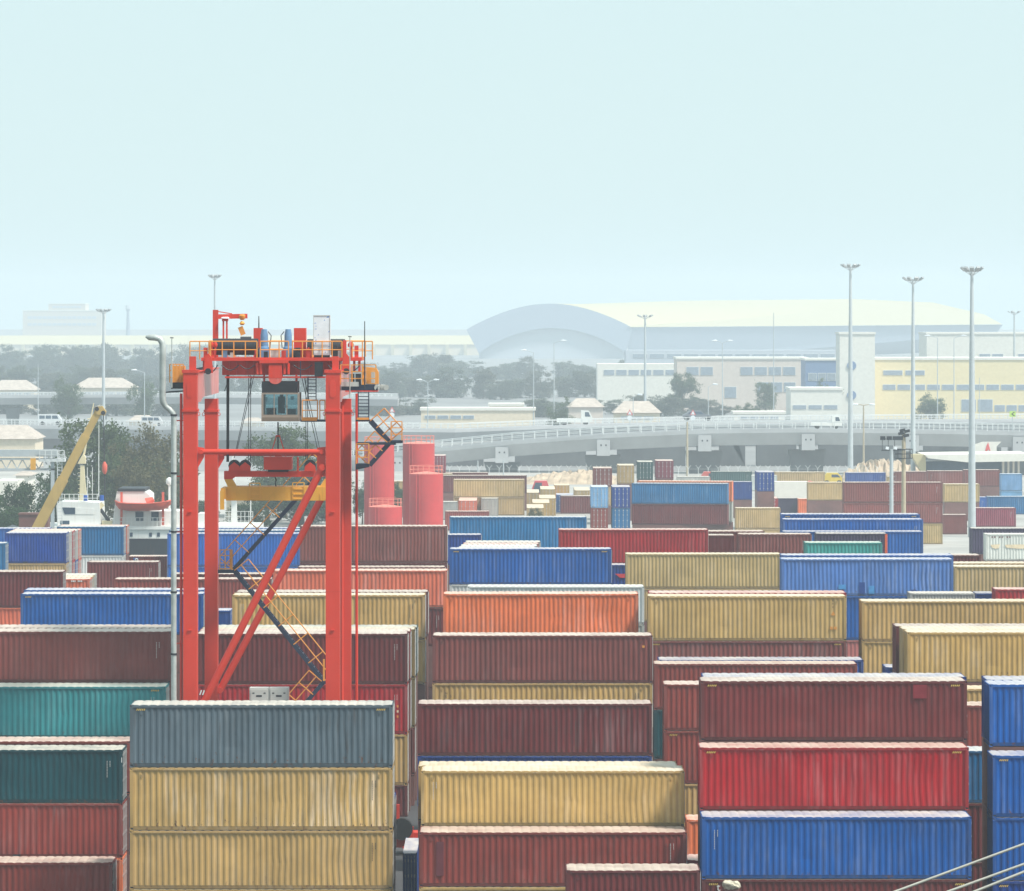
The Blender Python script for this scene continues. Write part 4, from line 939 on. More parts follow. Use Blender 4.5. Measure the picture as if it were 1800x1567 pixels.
# ------------------------------------------------------------------ masts and lamp poles
M['mast'] = mat('mast_grey', (.42, .46, .48), .5, .08)
M['masttan'] = mat('pole_tan', (.40, .34, .24), .7, .12)
M['lamp'] = mat('lamp_housing', (.34, .36, .37), .5)
M['conc'] = mat('flyover_concrete', (.42, .43, .44), .8, .12, .15)
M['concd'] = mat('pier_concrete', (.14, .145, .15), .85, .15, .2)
M['railw'] = mat('rail_pale', (.60, .62, .62), .5)
def mast(px, ytop, D, r0, r1, label, heads=9, spread=1.5, name='lamp_mast', m='mast', rings=True):
    b = at(px, YH, D); z = Z(ytop, D)
    root = empty(name, (b.x, D, 0), 0, label, 'lamp mast', 'tall lamp masts')
    MB().tube([(0, 0, 0), (0, 0, z*.33), (0, 0, z*.66), (0, 0, z)], [r0, r0*.75 + r1*.25, (r0 + r1)/2, r1], 14).build('pole', M[m], root, True)
    ring = MB().tube([(spread*.7*math.cos(2*math.pi*k/20), spread*.7*math.sin(2*math.pi*k/20), z - .25) for k in range(21)], .06, 6)
    for k in range(6):
        a = 2*math.pi*k/6; ring.tube([(0, 0, z - .9), (spread*.7*math.cos(a), spread*.7*math.sin(a), z - .25)], .045, 5)
    ring.build('head_ring', M['lamp'], root, True)
    for k in range(heads):
        a = 2*math.pi*(k + .3)/heads; x, y = spread*math.cos(a), spread*math.sin(a)
        mb = MB(); mb.bar((x*.8, y*.8, z - .15), (x*1.18, y*1.18, z + .28), .55, .26); mb.build('floodlight', M['lamp'], root)
    return root
mast(1495, 468, 772, .50, .20, 'tall grey lamp mast left of the three at right')
mast(1605, 491, 712, .44, .18, 'tall grey lamp mast in the middle of the three at right', 8)
mast(1708.5, 474, 566, .52, .19, 'tall grey lamp mast right of the three, nearest', 10, 1.25)
mast(182, 546, 1000, .42, .22, 'grey lamp mast behind the boom at left', 9)
mast(377.5, 486, 930, .34, .16, 'thin lamp mast rising behind the crane', 8, 1.2)
mast(1134, 556, 1180, .40, .22, 'faint lamp mast in front of the arched hall', 6, 1.9)
mast(1783, 549, 1250, .4, .22, 'faint lamp mast at the right edge', 5, 1.6)
def pole(px, ytop, D, r, label, arms=((1, 1.6),), m='mast', tilt=.5, cat='street lamp', ztop=None):
    z = Z(ytop, D); root = empty('street_lamp', (X(px, D), D, 0), 0, label, cat, 'slim street lamps')
    MB().tube([(0, 0, 0), (0, 0, z)], [r, r*.6], 8).build('pole', M[m], root, True)
    for sg, ln in arms:
        a = MB().tube([(0, 0, z - .1), (sg*ln*.5, 0, z + tilt*.6), (sg*ln, 0, z + tilt)], r*.45, 6).build('arm', M[m], root, True)
        MB().tube([(sg*ln*.8, 0, z + tilt), (sg*ln*1.0, 0, z + tilt + .05), (sg*(ln + .9), 0, z + tilt)], [.08, .22, .1], 8).build('lamp_head', M['white'], a, True)
    return root
pole(1270, 603, 1050, .16, 'slim street lamp before the pink city block, left', ((-1, 1.6), (1, 1.6)))
pole(1360, 550, 1100, .15, 'very tall slim pole in front of the hall roof', ())
pole(1648, 594, 1050, .15, 'slim street lamp left at the yellow building', ((-1, 2.2),))
pole(1677, 594, 1060, .15, 'slim street lamp right at the yellow building', ((1, 2.2),))
pole(938, 620, 1000, .14, 'slim street lamp behind the flyover, centre left', ((-1, 2.0),))
pole(974, 603, 1010, .14, 'slim street lamp behind the flyover, centre', ((1, 2.0),))
pole(752, 672, 950, .14, 'double armed street lamp right of the crane', ((-1, 1.6), (1, 1.6)))
pole(254, 655, 950, .15, 'street lamp between the boom and the pipe', ((-1, 2.0),))
pole(1722, 664, 1000, .12, 'thin street lamp right of the small tree', ())
pole(1518, 712, 775, .2, 'pale pole with a row of small lamps before the flyover', ((-1, 1.2), (1, 1.2)), 'masttan', .05)
pole(1208, 742, 765, .24, 'bare tan pole in front of the flyover', (), 'masttan')
pole(840, 810, 700, .14, 'bare pole among the far pale boxes, left', ())
pole(885, 810, 690, .14, 'bare pole among the far pale boxes, right', ())
pole(1113, 698, 960, .12, 'thin pole behind the flyover, right of centre', ((1, 1.2),))
pole(67, 640, 1000, .13, 'thin pole at the far left', ())
pole(1245, 680, 960, .12, 'thin pole left of the pink block', ((1, 1.2),))
# two short lamp poles among the boxes
Dq = 470.0
r1 = empty('floodlight_pole', (X(1567, Dq), Dq, 0), 0, 'short grey floodlight pole with a row of lamps', 'lamp mast')
zq = Z(790, Dq)
MB().tube([(0, 0, 0), (0, 0, zq)], [.26, .19], 12).build('pole', M['mast'], r1, True)
MB().bar((-1.1, 0, Z(792, Dq)), (1.5, 0, Z(791, Dq)), .12, .12).build('lower_crossbar', M['dark'], r1)
fr = MB()
for x in (-1.0, -.35, .35): fr.bar((x, 0, Z(792, Dq)), (x, 0, Z(772, Dq)), .06, .06)
fr.bar((-1.05, 0, Z(772, Dq)), (.5, 0, Z(772, Dq)), .06, .06).build('lamp_frame', M['dark'], r1)
for x in (-.95, -.25, .4, .95):
    MB().bar((x - .28, -.1, Z(770.5, Dq)), (x + .28, -.1, Z(770.5, Dq)), .3, .42).build('floodlight', M['dark'], r1)
for x in (-.5, .4): MB().bar((x - .12, -.1, Z(787.5, Dq)), (x + .2, -.1, Z(788.5, Dq)), .3, .3).build('floodlight', M['white'], r1)
st = MB()
for py in range(810, 890, 7): st.bar((-.36, 0, Z(py, Dq)), (.36, 0, Z(py, Dq)), .04, .04)
st.build('climbing_step', M['mast'], r1)
r2 = empty('floodlight_pole', (X(1588.5, Dq + 2), Dq + 2, 0), 0, 'short tan wooden looking pole with a caged platform', 'lamp mast')
MB().tube([(0, 0, 0), (0, 0, Z(762, Dq))], [.30, .20], 12).build('pole', M['masttan'], r2, True)
cg = MB()
for k in range(8):
    a = 2*math.pi*k/8; cg.bar((.95*math.cos(a), .95*math.sin(a), Z(807, Dq)), (.95*math.cos(a), .95*math.sin(a), Z(790, Dq)), .06, .06)
for zz in (807, 799, 791): cg.tube([(.95*math.cos(2*math.pi*k/16), .95*math.sin(2*math.pi*k/16), Z(zz, Dq)) for k in range(17)], .045, 5)
cg.bar((-.95, 0, Z(807, Dq)), (.95, 0, Z(807, Dq)), .1, .06).bar((0, -.95, Z(807, Dq)), (0, .95, Z(807, Dq)), .1, .06).build('platform_cage', M['dark'], r2, True)
for x, y in ((-.3, 764), (.25, 768), (-.15, 758.5), (.35, 760)): MB().bar((x - .3, -.2, Z(y, Dq)), (x + .3, -.2, Z(y - 2, Dq)), .35, .3).build('floodlight', M['dark'], r2)

# ------------------------------------------------------------------ red storage tanks
M['tank'] = mat('tank_red', (.50, .035, .035), .5, .10, .4, streak=.25, streak_col=(.25, .05, .06))
M['tankrail'] = mat('tank_rail', (.72, .22, .16), .5)
def tank(x0, x1, yt, D, label, dome=True):
    r = (x1 - x0)/2 * D/F; z = Z(yt, D); root = empty('storage_tank', (X((x0+x1)/2, D), D, 0), 0, label, 'tank', 'red storage tanks')
    MB().tube([(0, 0, 0), (0, 0, z)], r, 48).build('shell', M['tank'], root, True)
    if dome: MB().tube([(0, 0, z + .002), (0, 0, z + .12), (0, 0, z + .3)], [r, r*.75, r*.1], 32).build('roof_cone', M['tankrail'], root, True)
    for k in range(1, 5):
        MB().tube([(0, 0, z*k/5 - .02), (0, 0, z*k/5 + .02)], r + .012, 48, False).build('weld_seam', M['tank'], root, True)
    rl = MB(); n = 18
    for k in range(n):
        a = 2*math.pi*k/n; rl.tube([(r*.97*math.cos(a), r*.97*math.sin(a), z), (r*.97*math.cos(a), r*.97*math.sin(a), z + 1.05)], .03, 5)
    for h in (.55, 1.05): rl.tube([(r*.97*math.cos(2*math.pi*k/36), r*.97*math.sin(2*math.pi*k/36), z + h) for k in range(37)], .03, 5)
    rl.build('roof_railing', M['tankrail'], root, True)
    for k in (-.12, -.32): MB().tube([(r*math.sin(k) * 1.0 + r*.0 - r*.25, -r*math.cos(k) * 1.0 - .05, 0), (r*math.sin(k) - r*.25, -r*math.cos(k) - .05, z)], .06, 6).build('down_pipe', M['tank'], root, True)
tank(640, 693, 782, 585, 'tall red tank nearest the crane stairs')
tank(708, 764, 780, 590, 'tall red tank second from the crane')
tank(719.5, 779, 833, 575, 'shorter red tank in front of the second tall one')
tank(648, 707, 891, 570, 'low red tank in front of the tall one by the crane')

# ------------------------------------------------------------------ flyovers
def flyover(name, label, pts, w, th, rail_top, piers, soff=.9, cap=True, pier_w=4.0):
    """pts: (px, py of deck top, D). deck as a swept box girder, piers under it"""
    P_ = [at(*p) for p in pts]; root = empty(name, (P_[0].x, P_[0].y, 0), 0, label, 'flyover'); o = Vector((P_[0].x, P_[0].y, 0))
    prof = [(-w/2, 0), (w/2, 0), (w/2, -.45), (w*.36, -th), (-w*.36, -th), (-w/2, -.45)]
    vs_, fs = [], []; n = len(prof)
    fine = []
    for i in range(len(P_) - 1):
        for k in range(8): fine.append(P_[i].lerp(P_[i+1], k/8))
    fine.append(P_[-1])
    for p in fine:
        for y, z in prof: vs_.append(tuple(Vector((p.x, p.y + y, p.z + z)) - o))
    for i in range(len(fine) - 1):
        for k in range(n): fs.append((i*n + k, i*n + (k+1) % n, (i+1)*n + (k+1) % n, (i+1)*n + k))
    MB().add(vs_, fs).build('deck', M['conc'], root)
    rl = MB(); pb = MB()
    for sgn in (-1, 1):
        line = [p - o + Vector((0, sgn*(w/2 - .2), 0)) for p in fine]
        for a, b in zip(line[:-1], line[1:]):
            L_ = (b - a).length; m_ = max(1, round(L_/1.9))
            for k in range(m_):
                q = a.lerp(b, k/m_); rl.bar(q, q + Vector((0, 0, rail_top)), .16, .16)
            rl.bar(a + Vector((0, 0, rail_top)), b + Vector((0, 0, rail_top)), .12, .14); rl.bar(a + Vector((0, 0, rail_top*.55)), b + Vector((0, 0, rail_top*.55)), .08, .10)
            pb.bar(a + Vector((0, 0, .12)), b + Vector((0, 0, .12)), .35, .24)
    tag(rl.build('railing', M['railw'], root), kind='stuff'); tag(pb.build('kerb', M['conc'], root), kind='stuff')
    for px in piers:
        best = min(fine, key=lambda p: abs(900 + p.x*F/p.y - px)); b = best - o
        pr = MB().prism([(b.x - pier_w*.35, 0), (b.x + pier_w*.35, 0), (b.x + pier_w*.42, b.z - th - 1.0), (b.x - pier_w*.42, b.z - th - 1.0)], b.y - 1.2, b.y + 1.6).build('pier', M['concd'], root)
        if cap:
            cp = MB().box(b.x - 1.2, b.x + 1.2, b.y - w/2 - .15, b.y + w/2 - .5, b.z - th - 1.0, b.z - .75).build('pier_head', M['conc'], root)
            for q in (-.45, .45): MB().box(b.x + q - .13, b.x + q + .13, b.y - w/2 - .17, b.y - w/2 - .152, b.z - 1.9, b.z - 1.6).build('bearing_slot', M['dark'], cp)
    return root
flyover('flyover', 'pale concrete flyover with white railing crossing behind the far yard', [(600, 806, 812), (760, 790, 806), (900, 776, 802), (1060, 765, 798), (1237, 757, 795), (1418, 755, 792), (1600, 757, 790), (1900, 762, 786)], 9.0, 2.7, 1.45,
        (700, 885, 1060, 1237, 1418, 1600, 1780), pier_w=8.0)
flyover('flyover', 'second concrete flyover farther back, from left edge to centre', [(-80, 748, 930), (250, 751, 930), (600, 754, 930), (800, 756, 935), (1010, 748, 945), (1300, 742, 960), (1900, 738, 985)], 9.0, 2.6, 1.3, (40, 250, 470, 690, 860, 1150), cap=False, pier_w=6)
flyover('flyover', 'far upper road deck behind the houses at left', [(-80, 697, 1130), (330, 695, 1130), (700, 699, 1140)], 8.0, 2.2, .9, (20, 180, 340, 520), cap=False)
# dark slabs behind the piers, added to imitate the shade under the decks
M['shadewall'] = mat('shade_wall_dark', (.10, .105, .11), .9, .3, .12)
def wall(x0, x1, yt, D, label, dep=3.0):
    w = tag(MB().prism([(X(x0, D), 0), (X(x1, D), 0), (X(x1, D), Z(yt, D) - .4), (X(x1 - 30, D), Z(yt, D)), (X(x0 + 30, D), Z(yt, D)), (X(x0, D), Z(yt, D) - .4)], D, D + dep).build('shade_wall', M['shadewall']), label, 'wall')
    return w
for x0, x1, yt_, D, lb in ((612, 850, 792, 832, 'dark slab added as shade under the flyover beside the tanks'), (905, 1030, 776, 832, 'dark slab added as shade between the first two flyover piers'), (1085, 1205, 772, 832, 'dark slab added as shade under the flyover left of centre'),
                          (1265, 1310, 770, 832, 'short dark slab added as shade under the flyover'), (1330, 1400, 771, 832, 'dark slab added as shade under the flyover right of centre'), (1440, 1570, 772, 832, 'dark slab added as shade under the flyover behind the lamp mast'), (1625, 1760, 772, 832, 'dark slab added as shade under the flyover above the canopy'),
                          (-60, 130, 768, 938, 'dark wall under the flyover at the left edge'), (140, 330, 768, 938, 'dark slab added as shade under the flyover behind the boom'), (340, 610, 768, 938, 'dark slab added as shade under the flyover behind the crane')):
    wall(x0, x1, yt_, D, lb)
# struts and rubble lines under the flyover
M['rubble'] = mat('sandy_rubble', (.42, .33, .24), .9, .3, .6, bump=1.0)
def mound(x0, x1, yb, yt, D, dep, label, seed=1, m='rubble'):
    rg = random.Random(seed); nx, ny = 40, 8; vs_, fs = [], []
    a, b = X(x0, D), X(x1, D); h = Z(yt, D)
    for j in range(ny + 1):
        for i in range(nx + 1):
            u, v = i/nx, j/ny; z = h * (math.sin(math.pi*v) ** .8) * (math.sin(math.pi*u) ** .5) * rg.uniform(.7, 1.05)
            vs_.append((a + (b - a)*u, D + dep*v, max(0, z) - .05))
    for j in range(ny):
        for i in range(nx): fs.append((j*(nx+1)+i, j*(nx+1)+i+1, (j+1)*(nx+1)+i+1, (j+1)*(nx+1)+i))
    return tag(MB().add(vs_, fs).build('rubble_heap', M[m]), label, 'heap')
mound(915, 1110, 850, 828, 742, 14, 'low sandy heap in front of the flyover', 3)
mound(1480, 1640, 840, 808, 750, 14, 'rubble heap behind the lamp masts at right', 4)
# chain-link fence with Y arms before the flyover
fe = empty('yard_fence', (X(790, 752), 752, 0), 0, 'wire fence with Y shaped post tops along the foot of the flyover', 'fence')
for k in range(44):
    x = (790 + k*17.5 - 790) * 752/F
    mb = MB().bar((x, 0, 0), (x, 0, 2.4), .09, .09).bar((x, 0, 2.4), (x - .45, 0, 2.95), .07, .07).bar((x, 0, 2.4), (x + .45, 0, 2.95), .07, .07)
    mb.build('fence_post', M['railw'], fe)
wr = MB()
for zz in (.5, 1.4, 2.3): wr.bar((0, 0, zz), (43*17.5*752/F, 0, zz), .03, .03)
tag(wr.build('fence_wire', M['railw'], fe), kind='stuff')

# ------------------------------------------------------------------ far buildings
M['hallcream'] = mat('hall_roof_cream', (.50, .43, .25), .6, .03)
M['hallgrey'] = mat('hall_front_grey', (.26, .31, .40), .7, .05)
M['hallpale'] = mat('hall_wall_pale', (.42, .46, .52), .6, .05)
M['bwhite'] = mat('wall_white', (.70, .68, .62), .8, .06)
M['byellow'] = mat('wall_yellow', (.74, .62, .36), .8, .05)
M['bpink'] = mat('wall_pink', (.62, .54, .48), .8, .06)  # pink faded, distance haze put into the wall colour
M['bcream'] = mat('wall_cream', (.68, .58, .44), .8, .08)
M['tile'] = mat('roof_tile', (.44, .38, .33), .8, .2, .8)  # tile tone paled by haze put into the colour
M['pane'] = mat('dark_pane', (.05, .08, .12), .2, .2)
M['panef'] = mat('hazy_pane', (.24, .29, .35), .2, .15)  # lighter pane tone with the haze painted in
M['bluew'] = mat('wall_blue', (.12, .20, .36), .6, .05)
M['sand'] = mat('wall_peach_haze', (.56, .50, .43), .8, .06)  # wall paled towards haze brightness, the haze is in the colour
# arched terminal hall: barrel roof whose open arched front faces left-forward
Dh = 2900.0
def H(px, py, dD=0): return at(px, py, Dh + dD)
hall = empty('terminal_hall', (H(1290, 640).x, Dh, 0), 0, 'huge arched hall with cream vaulted roof on the skyline', 'building'); ho0 = Vector(hall.location)
arc = []
for k in range(25):
    u = k/24; px = 820 + (1112 - 820)*u
    yy = 580 - (580 - 534)*math.sin(math.pi*min(1, max(0, u)))**.9 if u < .5 else 577 - (577 - 534)*math.sin(math.pi*u)**.9
    arc.append((px, yy))
inner = [(842 + (1100 - 842)*k/24, 622 - (622 - 577)*math.sin(math.pi*k/24)**.8) for k in range(25)]
# roof skin: from the arch swept back to the right to a lower, flat end
vs_, fs = [], []; rows = 14; n = 25
for j in range(rows + 1):
    v = j/rows
    for k, (px, py) in enumerate(arc):
        u = k/24
        base = H(px, py); end_x = H(1480 + 285*u, 0).x; 
        zend = Z(527 + 46*abs(u - .12)**1.5 if u > .12 else 527 + 30*(.12 - u), Dh + 140)
        x = base.x + (end_x - base.x)*v; y = Dh + 8 + 260*v*(1 - .55*u); z = base.z + (zend - base.z)*(v**.8)
        vs_.append(tuple(Vector((x, y, z)) - ho0))
for j in range(rows):
    for k in range(n - 1): fs.append((j*n+k, j*n+k+1, (j+1)*n+k+1, (j+1)*n+k))
MB().add(vs_, fs).build('vault_roof', M['hallcream'], hall, True)
# long side eave to the right
ev = MB().add([tuple(Vector(p) - ho0) for p in (H(1104, 576), H(1763, 571, 20), H(1752, 586, 20), H(1640, 620, 30), H(1104, 640, 4))], [(0, 1, 2, 3, 4)])
vsx = ev.v[:]; off = Vector((0, 6, 0))
ev = MB().add(vsx + [tuple(Vector(p) + off) for p in vsx], [(0,1,2,3,4), (9,8,7,6,5)] + [(i, i+5, (i+1) % 5 + 5, (i+1) % 5) for i in range(5)])
ev.build('side_eave', M['hallgrey'], hall)
rf = MB().add([tuple(Vector(p) - ho0) for p in (H(1104, 575.5, -1), H(1762, 570.5, 18), H(1730, 553, 90), H(1640, 532, 150), H(1500, 526, 190), H(1200, 529, 190), H(1010, 535, 150))], [(0,1,2,3,4,5,6)])
rf.build('roof_slope', M['hallcream'], hall)
fr = MB(); vs_ = []
for (a, b) in zip(arc, inner): vs_ += [tuple(H(*a) - ho0), tuple(H(*b) - ho0)]
for (a, b) in zip(arc, inner): vs_ += [tuple(H(*a) - ho0 + Vector((0, 7.9, 0))), tuple(H(*b) - ho0 + Vector((0, 7.9, 0)))]
m_ = 50; fs = []
for k in range(24):
    a = 2*k; fs += [(a, a+2, a+3, a+1), (m_+a+1, m_+a+3, m_+a+2, m_+a), (a, m_+a, m_+a+2, a+2), (a+1, a+3, m_+a+3, m_+a+1)]
fr.add(vs_, fs).build('arch_front', M['hallgrey'], hall)
gw = [H(*p) - ho0 + Vector((0, 4, 0)) for p in inner] + [H(1100, 690) - ho0 + Vector((0, 4, 0)), H(842, 690) - ho0 + Vector((0, 4, 0))]
MB().add([tuple(p) for p in gw] + [tuple(p + Vector((0, 3, 0))) for p in gw], [tuple(range(27)), tuple(reversed(range(27, 54)))]).build('glazed_front', M['hallpale'], hall)
def block(name, label, x0, x1, y0, D, dep, m, roof=None, windows=(), cat='building', group='city buildings behind the port', wm='panef', y1=None):
    a, b, z = X(x0, D), X(x1, D), Z(y0, D)
    root = empty(name, ((a+b)/2, D, 0), 0, label, cat, group); hw = (b - a)/2
    zb = 0 if y1 is None else max(0, Z(y1, D))
    MB().box(-hw, hw, 0, dep, zb, z).build('wall', M[m], root)
    if roof == 'tile':
        h = min(3.0, hw*.5)
        MB().add([(-hw-.5, -.5, z), (hw+.5, -.5, z), (hw+.5, dep+.5, z), (-hw-.5, dep+.5, z), (-hw*.55, dep/2, z+h), (hw*.55, dep/2, z+h)], [(0,1,5,4), (2,3,4,5), (0,4,3), (1,2,5), (0,3,2,1)]).build('roof', M['tile'], root)
    elif roof == 'flat': MB().box(-hw-.25, hw+.25, -.25, dep+.25, z+.003, z+.6).build('roof_edge', M['bwhite'], root)
    elif roof == 'cream': MB().prismx([(-1, z+.003), (dep*.5, z+6.5), (dep*.5+1, z+6.5), (dep+1, z+.003)], -hw-.5, hw+.5).build('roof_slab', M['hallcream'], root)
    for (wx0, wx1, wy0, wy1, n_) in windows:
        for k in range(n_):
            u0 = wx0 + (wx1 - wx0)*(k + .06)/n_; u1 = wx0 + (wx1 - wx0)*(k + .94)/n_
            fx = MB().box(X(u0, D) - (a+b)/2, X(u1, D) - (a+b)/2, -.12, -.003, Z(wy1, D), Z(wy0, D)).build('window', M['railw'], root)
            MB().box(X(u0, D) - (a+b)/2 + .12, X(u1, D) - (a+b)/2 - .12, -.16, -.123, Z(wy1, D) + .12, Z(wy0, D) - .12).build('pane', M[wm], fx)
    return root
tw = block('office_tower', 'white tower block with round blue openings right of centre', 1476, 1538, 588, 1200, 14, 'bwhite', 'flat')
for py in (643, 695):
    MB().cyl((X(1497, 1200) - X(1507, 1200), -.3, Z(py, 1200)), (X(1497, 1200) - X(1507, 1200), .1, Z(py, 1200)), 1.25, 24).build('round_window', M['bluew'], tw, True)
block('office_building', 'pale yellow office building with ribbon windows at right', 1538, 1830, 633, 1210, 30, 'byellow', 'flat', ((1550, 1628, 651, 660, 2), (1550, 1810, 676, 686, 10), (1688, 1747, 702, 724, 2), (1747, 1810, 712, 724, 3)))
block('office_building', 'white long building behind the yellow office', 1629, 1840, 588, 1320, 25, 'bwhite', 'flat', ((1720, 1765, 622, 632, 2), (1788, 1815, 622, 632, 1)))
wb = block('office_building', 'low white wing left of the tower', 1390, 1480, 686, 1150, 20, 'bwhite', 'flat', ((1392, 1474, 712, 720, 3),))
block('city_block', 'pinkish block with wide bays behind the flyover', 1190, 1420, 632, 1300, 25, 'bpink', 'flat', ((1205, 1255, 645, 660, 2), (1300, 1400, 645, 660, 4), (1272, 1296, 680, 700, 1), (1330, 1400, 672, 690, 3)))
block('city_block', 'blue fronted building left of the white tower', 1416, 1476, 634, 1260, 20, 'bluew', 'flat', ((1420, 1470, 656, 670, 3),))
block('city_block', 'low pale building row right of the hall front', 1050, 1200, 640, 1380, 20, 'bwhite', None, ((1060, 1190, 650, 660, 6),))
block('city_block', 'long low podium below the hall', 1100, 1480, 616, 1700, 20, 'hallpale', None, ((1110, 1470, 622, 630, 12),))
shedA = block('long_shed', 'long cream roofed terminal at the left skyline', 330, 846, 606, 3150, 40, 'bcream', 'cream')
shedB = block('long_shed', 'long cream roofed terminal wing at the far left', -60, 329, 606, 3150, 40, 'bcream', 'cream')
for sh, k0, k1 in ((shedA, 0, 16), (shedB, 0, 12)):
    ox_ = sh.location.x
    for k in range(k0, k1):
        px = (338 + k*32) if sh is shedA else (-55 + k*32)
        MB().prism([(X(px - 2, 3150) - ox_, Z(626, 3150)), (X(px + 3, 3150) - ox_, Z(626, 3150)), (X(px + 3, 3150) - ox_, Z(606, 3150)), (X(px - 3, 3150) - ox_, Z(606, 3150))], -3, -.01).build('roof_fin', M['hallcream'], sh)
block('city_block', 'faint stepped building on the left skyline', 40, 178, 547, 3400, 40, 'sand', 'flat', ((48, 170, 556, 561, 14), (48, 170, 568, 573, 14)), wm='hallpale')  # panes take a pale tone, haze painted in
block('city_block', 'faint upper storey of the left skyline building', 85, 150, 535, 3400.5, 30, 'sand', 'flat', ((92, 143, 538, 542, 8),), wm='hallpale')
tr_ = empty('control_tower', (X(225, 3350), 3350, 0), 0, 'faint slim control tower on the left skyline', 'tower')
MB().tube([(0, 0, 0), (0, 0, Z(548, 3350)), (0, 0, Z(544, 3350))], [2.2, 1.0, 1.8], 14).build('shaft', M['hallgrey'], tr_, True)
MB().tube([(0, 0, Z(544, 3350)), (0, 0, Z(537, 3350))], [2.0, 1.7], 14).build('cab', M['hallpale'], tr_, True)
# low houses near the flyovers
block('house', 'long low shed with pale roof left of centre behind the flyover', 740, 940, 722, 1000, 12, 'bcream', 'flat', ((745, 835, 730, 737, 4),))
block('house', 'small cream house right behind the long low shed', 860, 920, 714, 1030, 10, 'bcream', 'flat', ((865, 915, 720, 726, 3),))
block('house', 'tile roofed house at the far left behind the flyover', -20, 60, 686, 1330, 14, 'bcream', 'tile', ((0, 55, 690, 700, 4),))
block('house', 'tile roofed house between the lamp mast and the pipe', 128, 235, 682, 1330, 14, 'bcream', 'tile', ((140, 225, 690, 698, 4),))
block('house', 'pale house with low roof left of the boom', -30, 62, 772, 820, 14, 'bcream', 'tile', ())
block('house', 'brown roofed house below the upper road, right of the boom', 225, 268, 742, 960, 12, 'bcream', 'tile', ())
block('house', 'terracotta house low between ship and crane', 262, 330, 862, 640, 10, 'bcream', 'tile', ())
block('house', 'house with red roof band behind the ship', 190, 262, 852, 640, 10, 'bwhite', 'tile', ())
block('house', 'small house behind the crane stair', 398, 445, 872, 620, 9, 'bcream', 'tile', ())
block('house', 'house with orange roof seen through the crane', 425, 460, 744, 960, 10, 'bcream', 'tile', ())
block('house', 'white walled house behind the trees at left edge', -10, 30, 846, 600, 9, 'bwhite', None, ())
block('house', 'white gabled house between the left trees', 28, 50, 836, 640, 9, 'bwhite', 'tile', ())
block('house', 'tan house beyond the flyover, right of centre', 1080, 1160, 726, 1020, 10, 'bcream', 'tile', ((1090, 1150, 732, 738, 3),))
block('house', 'low white house beyond the flyover near the pink block', 1290, 1380, 728, 1040, 10, 'bwhite', 'flat', ((1300, 1370, 732, 738, 4),))
block('house', 'small red roofed house by the road, centre', 1000, 1060, 716, 1060, 10, 'bpink', 'tile', ())
# canopy pavilion at right under the flyover
cn = empty('canopy_building', (X(1715, 700), 700, 0), 0, 'white sweeping canopy roof with slanted wall at right', 'building')
cx0 = X(1715, 700)
def cp(px, py): return (X(px, 700) - cx0, Z(py, 700))
MB().prism([cp(1626, 800), cp(1700, 799), cp(1810, 798), cp(1810, 811), cp(1700, 813), cp(1632, 806)], 0, 14).build('canopy_roof', M['bwhite'], cn)
MB().prism([cp(1604, 800), cp(1629, 800), cp(1630, 830), cp(1622, 830)], 2, 6).build('slanted_wall', M['hallcream'], cn)
MB().prism([cp(1632, 813), cp(1765, 813), cp(1765, 870), cp(1632, 870)], 4, 10).build('glass_wall', M['pane'], cn)
for px in (1765, 1774, 1783, 1792): MB().box(X(px, 700) - cx0 - .15, X(px, 700) - cx0 + .15, 1, 1.4, 0, Z(812, 700)).build('column', M['sand'], cn)
sg = empty('hill_sign', (X(1735, 740), 740, 0), 0, 'white panel with red and blue figure above the canopy', 'sign')
MB().prism([(X(px, 740) - X(1735, 740), Z(py, 740)) for px, py in ((1708, 798), (1712, 782), (1728, 777), (1760, 777), (1752, 785), (1752, 798))], 0, .4).build('panel', M['bwhite'], sg)
MB().box(-.6, .6, .1, .3, 0, Z(798, 740)).build('support', M['concd'], sg)
M['figred'] = mat('figure_red', (.62, .08, .08), .6); M['figblue'] = mat('figure_blue', (.05, .12, .45), .6)
MB().prism([(X(px, 740) - X(1735, 740), Z(py, 740)) for px, py in ((1731, 797), (1734, 784), (1737, 778), (1739, 786), (1742, 797), (1738, 790))], -.08, -.003).build('red_shape', M['figred'], sg)
MB().prism([(X(px, 740) - X(1735, 740), Z(py, 740)) for px, py in ((1730, 798), (1732, 793), (1735, 798))], -.1, -.003).build('blue_shape', M['figblue'], sg)
ch = empty('chevron_sign', (X(1780, 783), 783, 0), 0, 'small green chevron sign on the flyover at right', 'sign')
MB().box(-.55, .55, 0, .08, Z(733, 783), Z(723, 783)).build('board', mat('sign_green', (.42, .62, .10), .5), ch)
MB().prism([(.2, Z(724.5, 783)), (-.25, Z(728, 783)), (.2, Z(731.5, 783)), (.45, Z(731.5, 783)), (0, Z(728, 783)), (.45, Z(724.5, 783))], -.03, -.003).build('chevron', M['dark'], ch)
MB().box(-.06, .06, .1, .2, Z(760, 783), Z(724, 783)).build('post', M['mast'], ch)
def warn(px, py, D, label):
    s = empty('road_sign', (X(px, D), D, 0), 0, label, 'sign', 'road signs on the flyover')
    MB().bar((0, .1, Z(757, D)), (0, .1, Z(py, D)), .12, .12).build('post', M['mast'], s)
    MB().prism([(-.7, Z(py + 5, D)), (.7, Z(py + 5, D)), (0, Z(py - 5, D))], 0, .06).build('triangle', M['figred'], s)
    MB().prism([(-.42, Z(py + 4, D)), (.42, Z(py + 4, D)), (0, Z(py - 2.5, D))], -.03, -.002).build('triangle_face', M['white'], s)
    MB().cyl((0, 0, Z(py + 10, D)), (0, .06, Z(py + 10, D)), .55, 16).build('disc', M['white'], s, True)
warn(689, 720, 925, 'triangular road sign over a round one right of the crane')
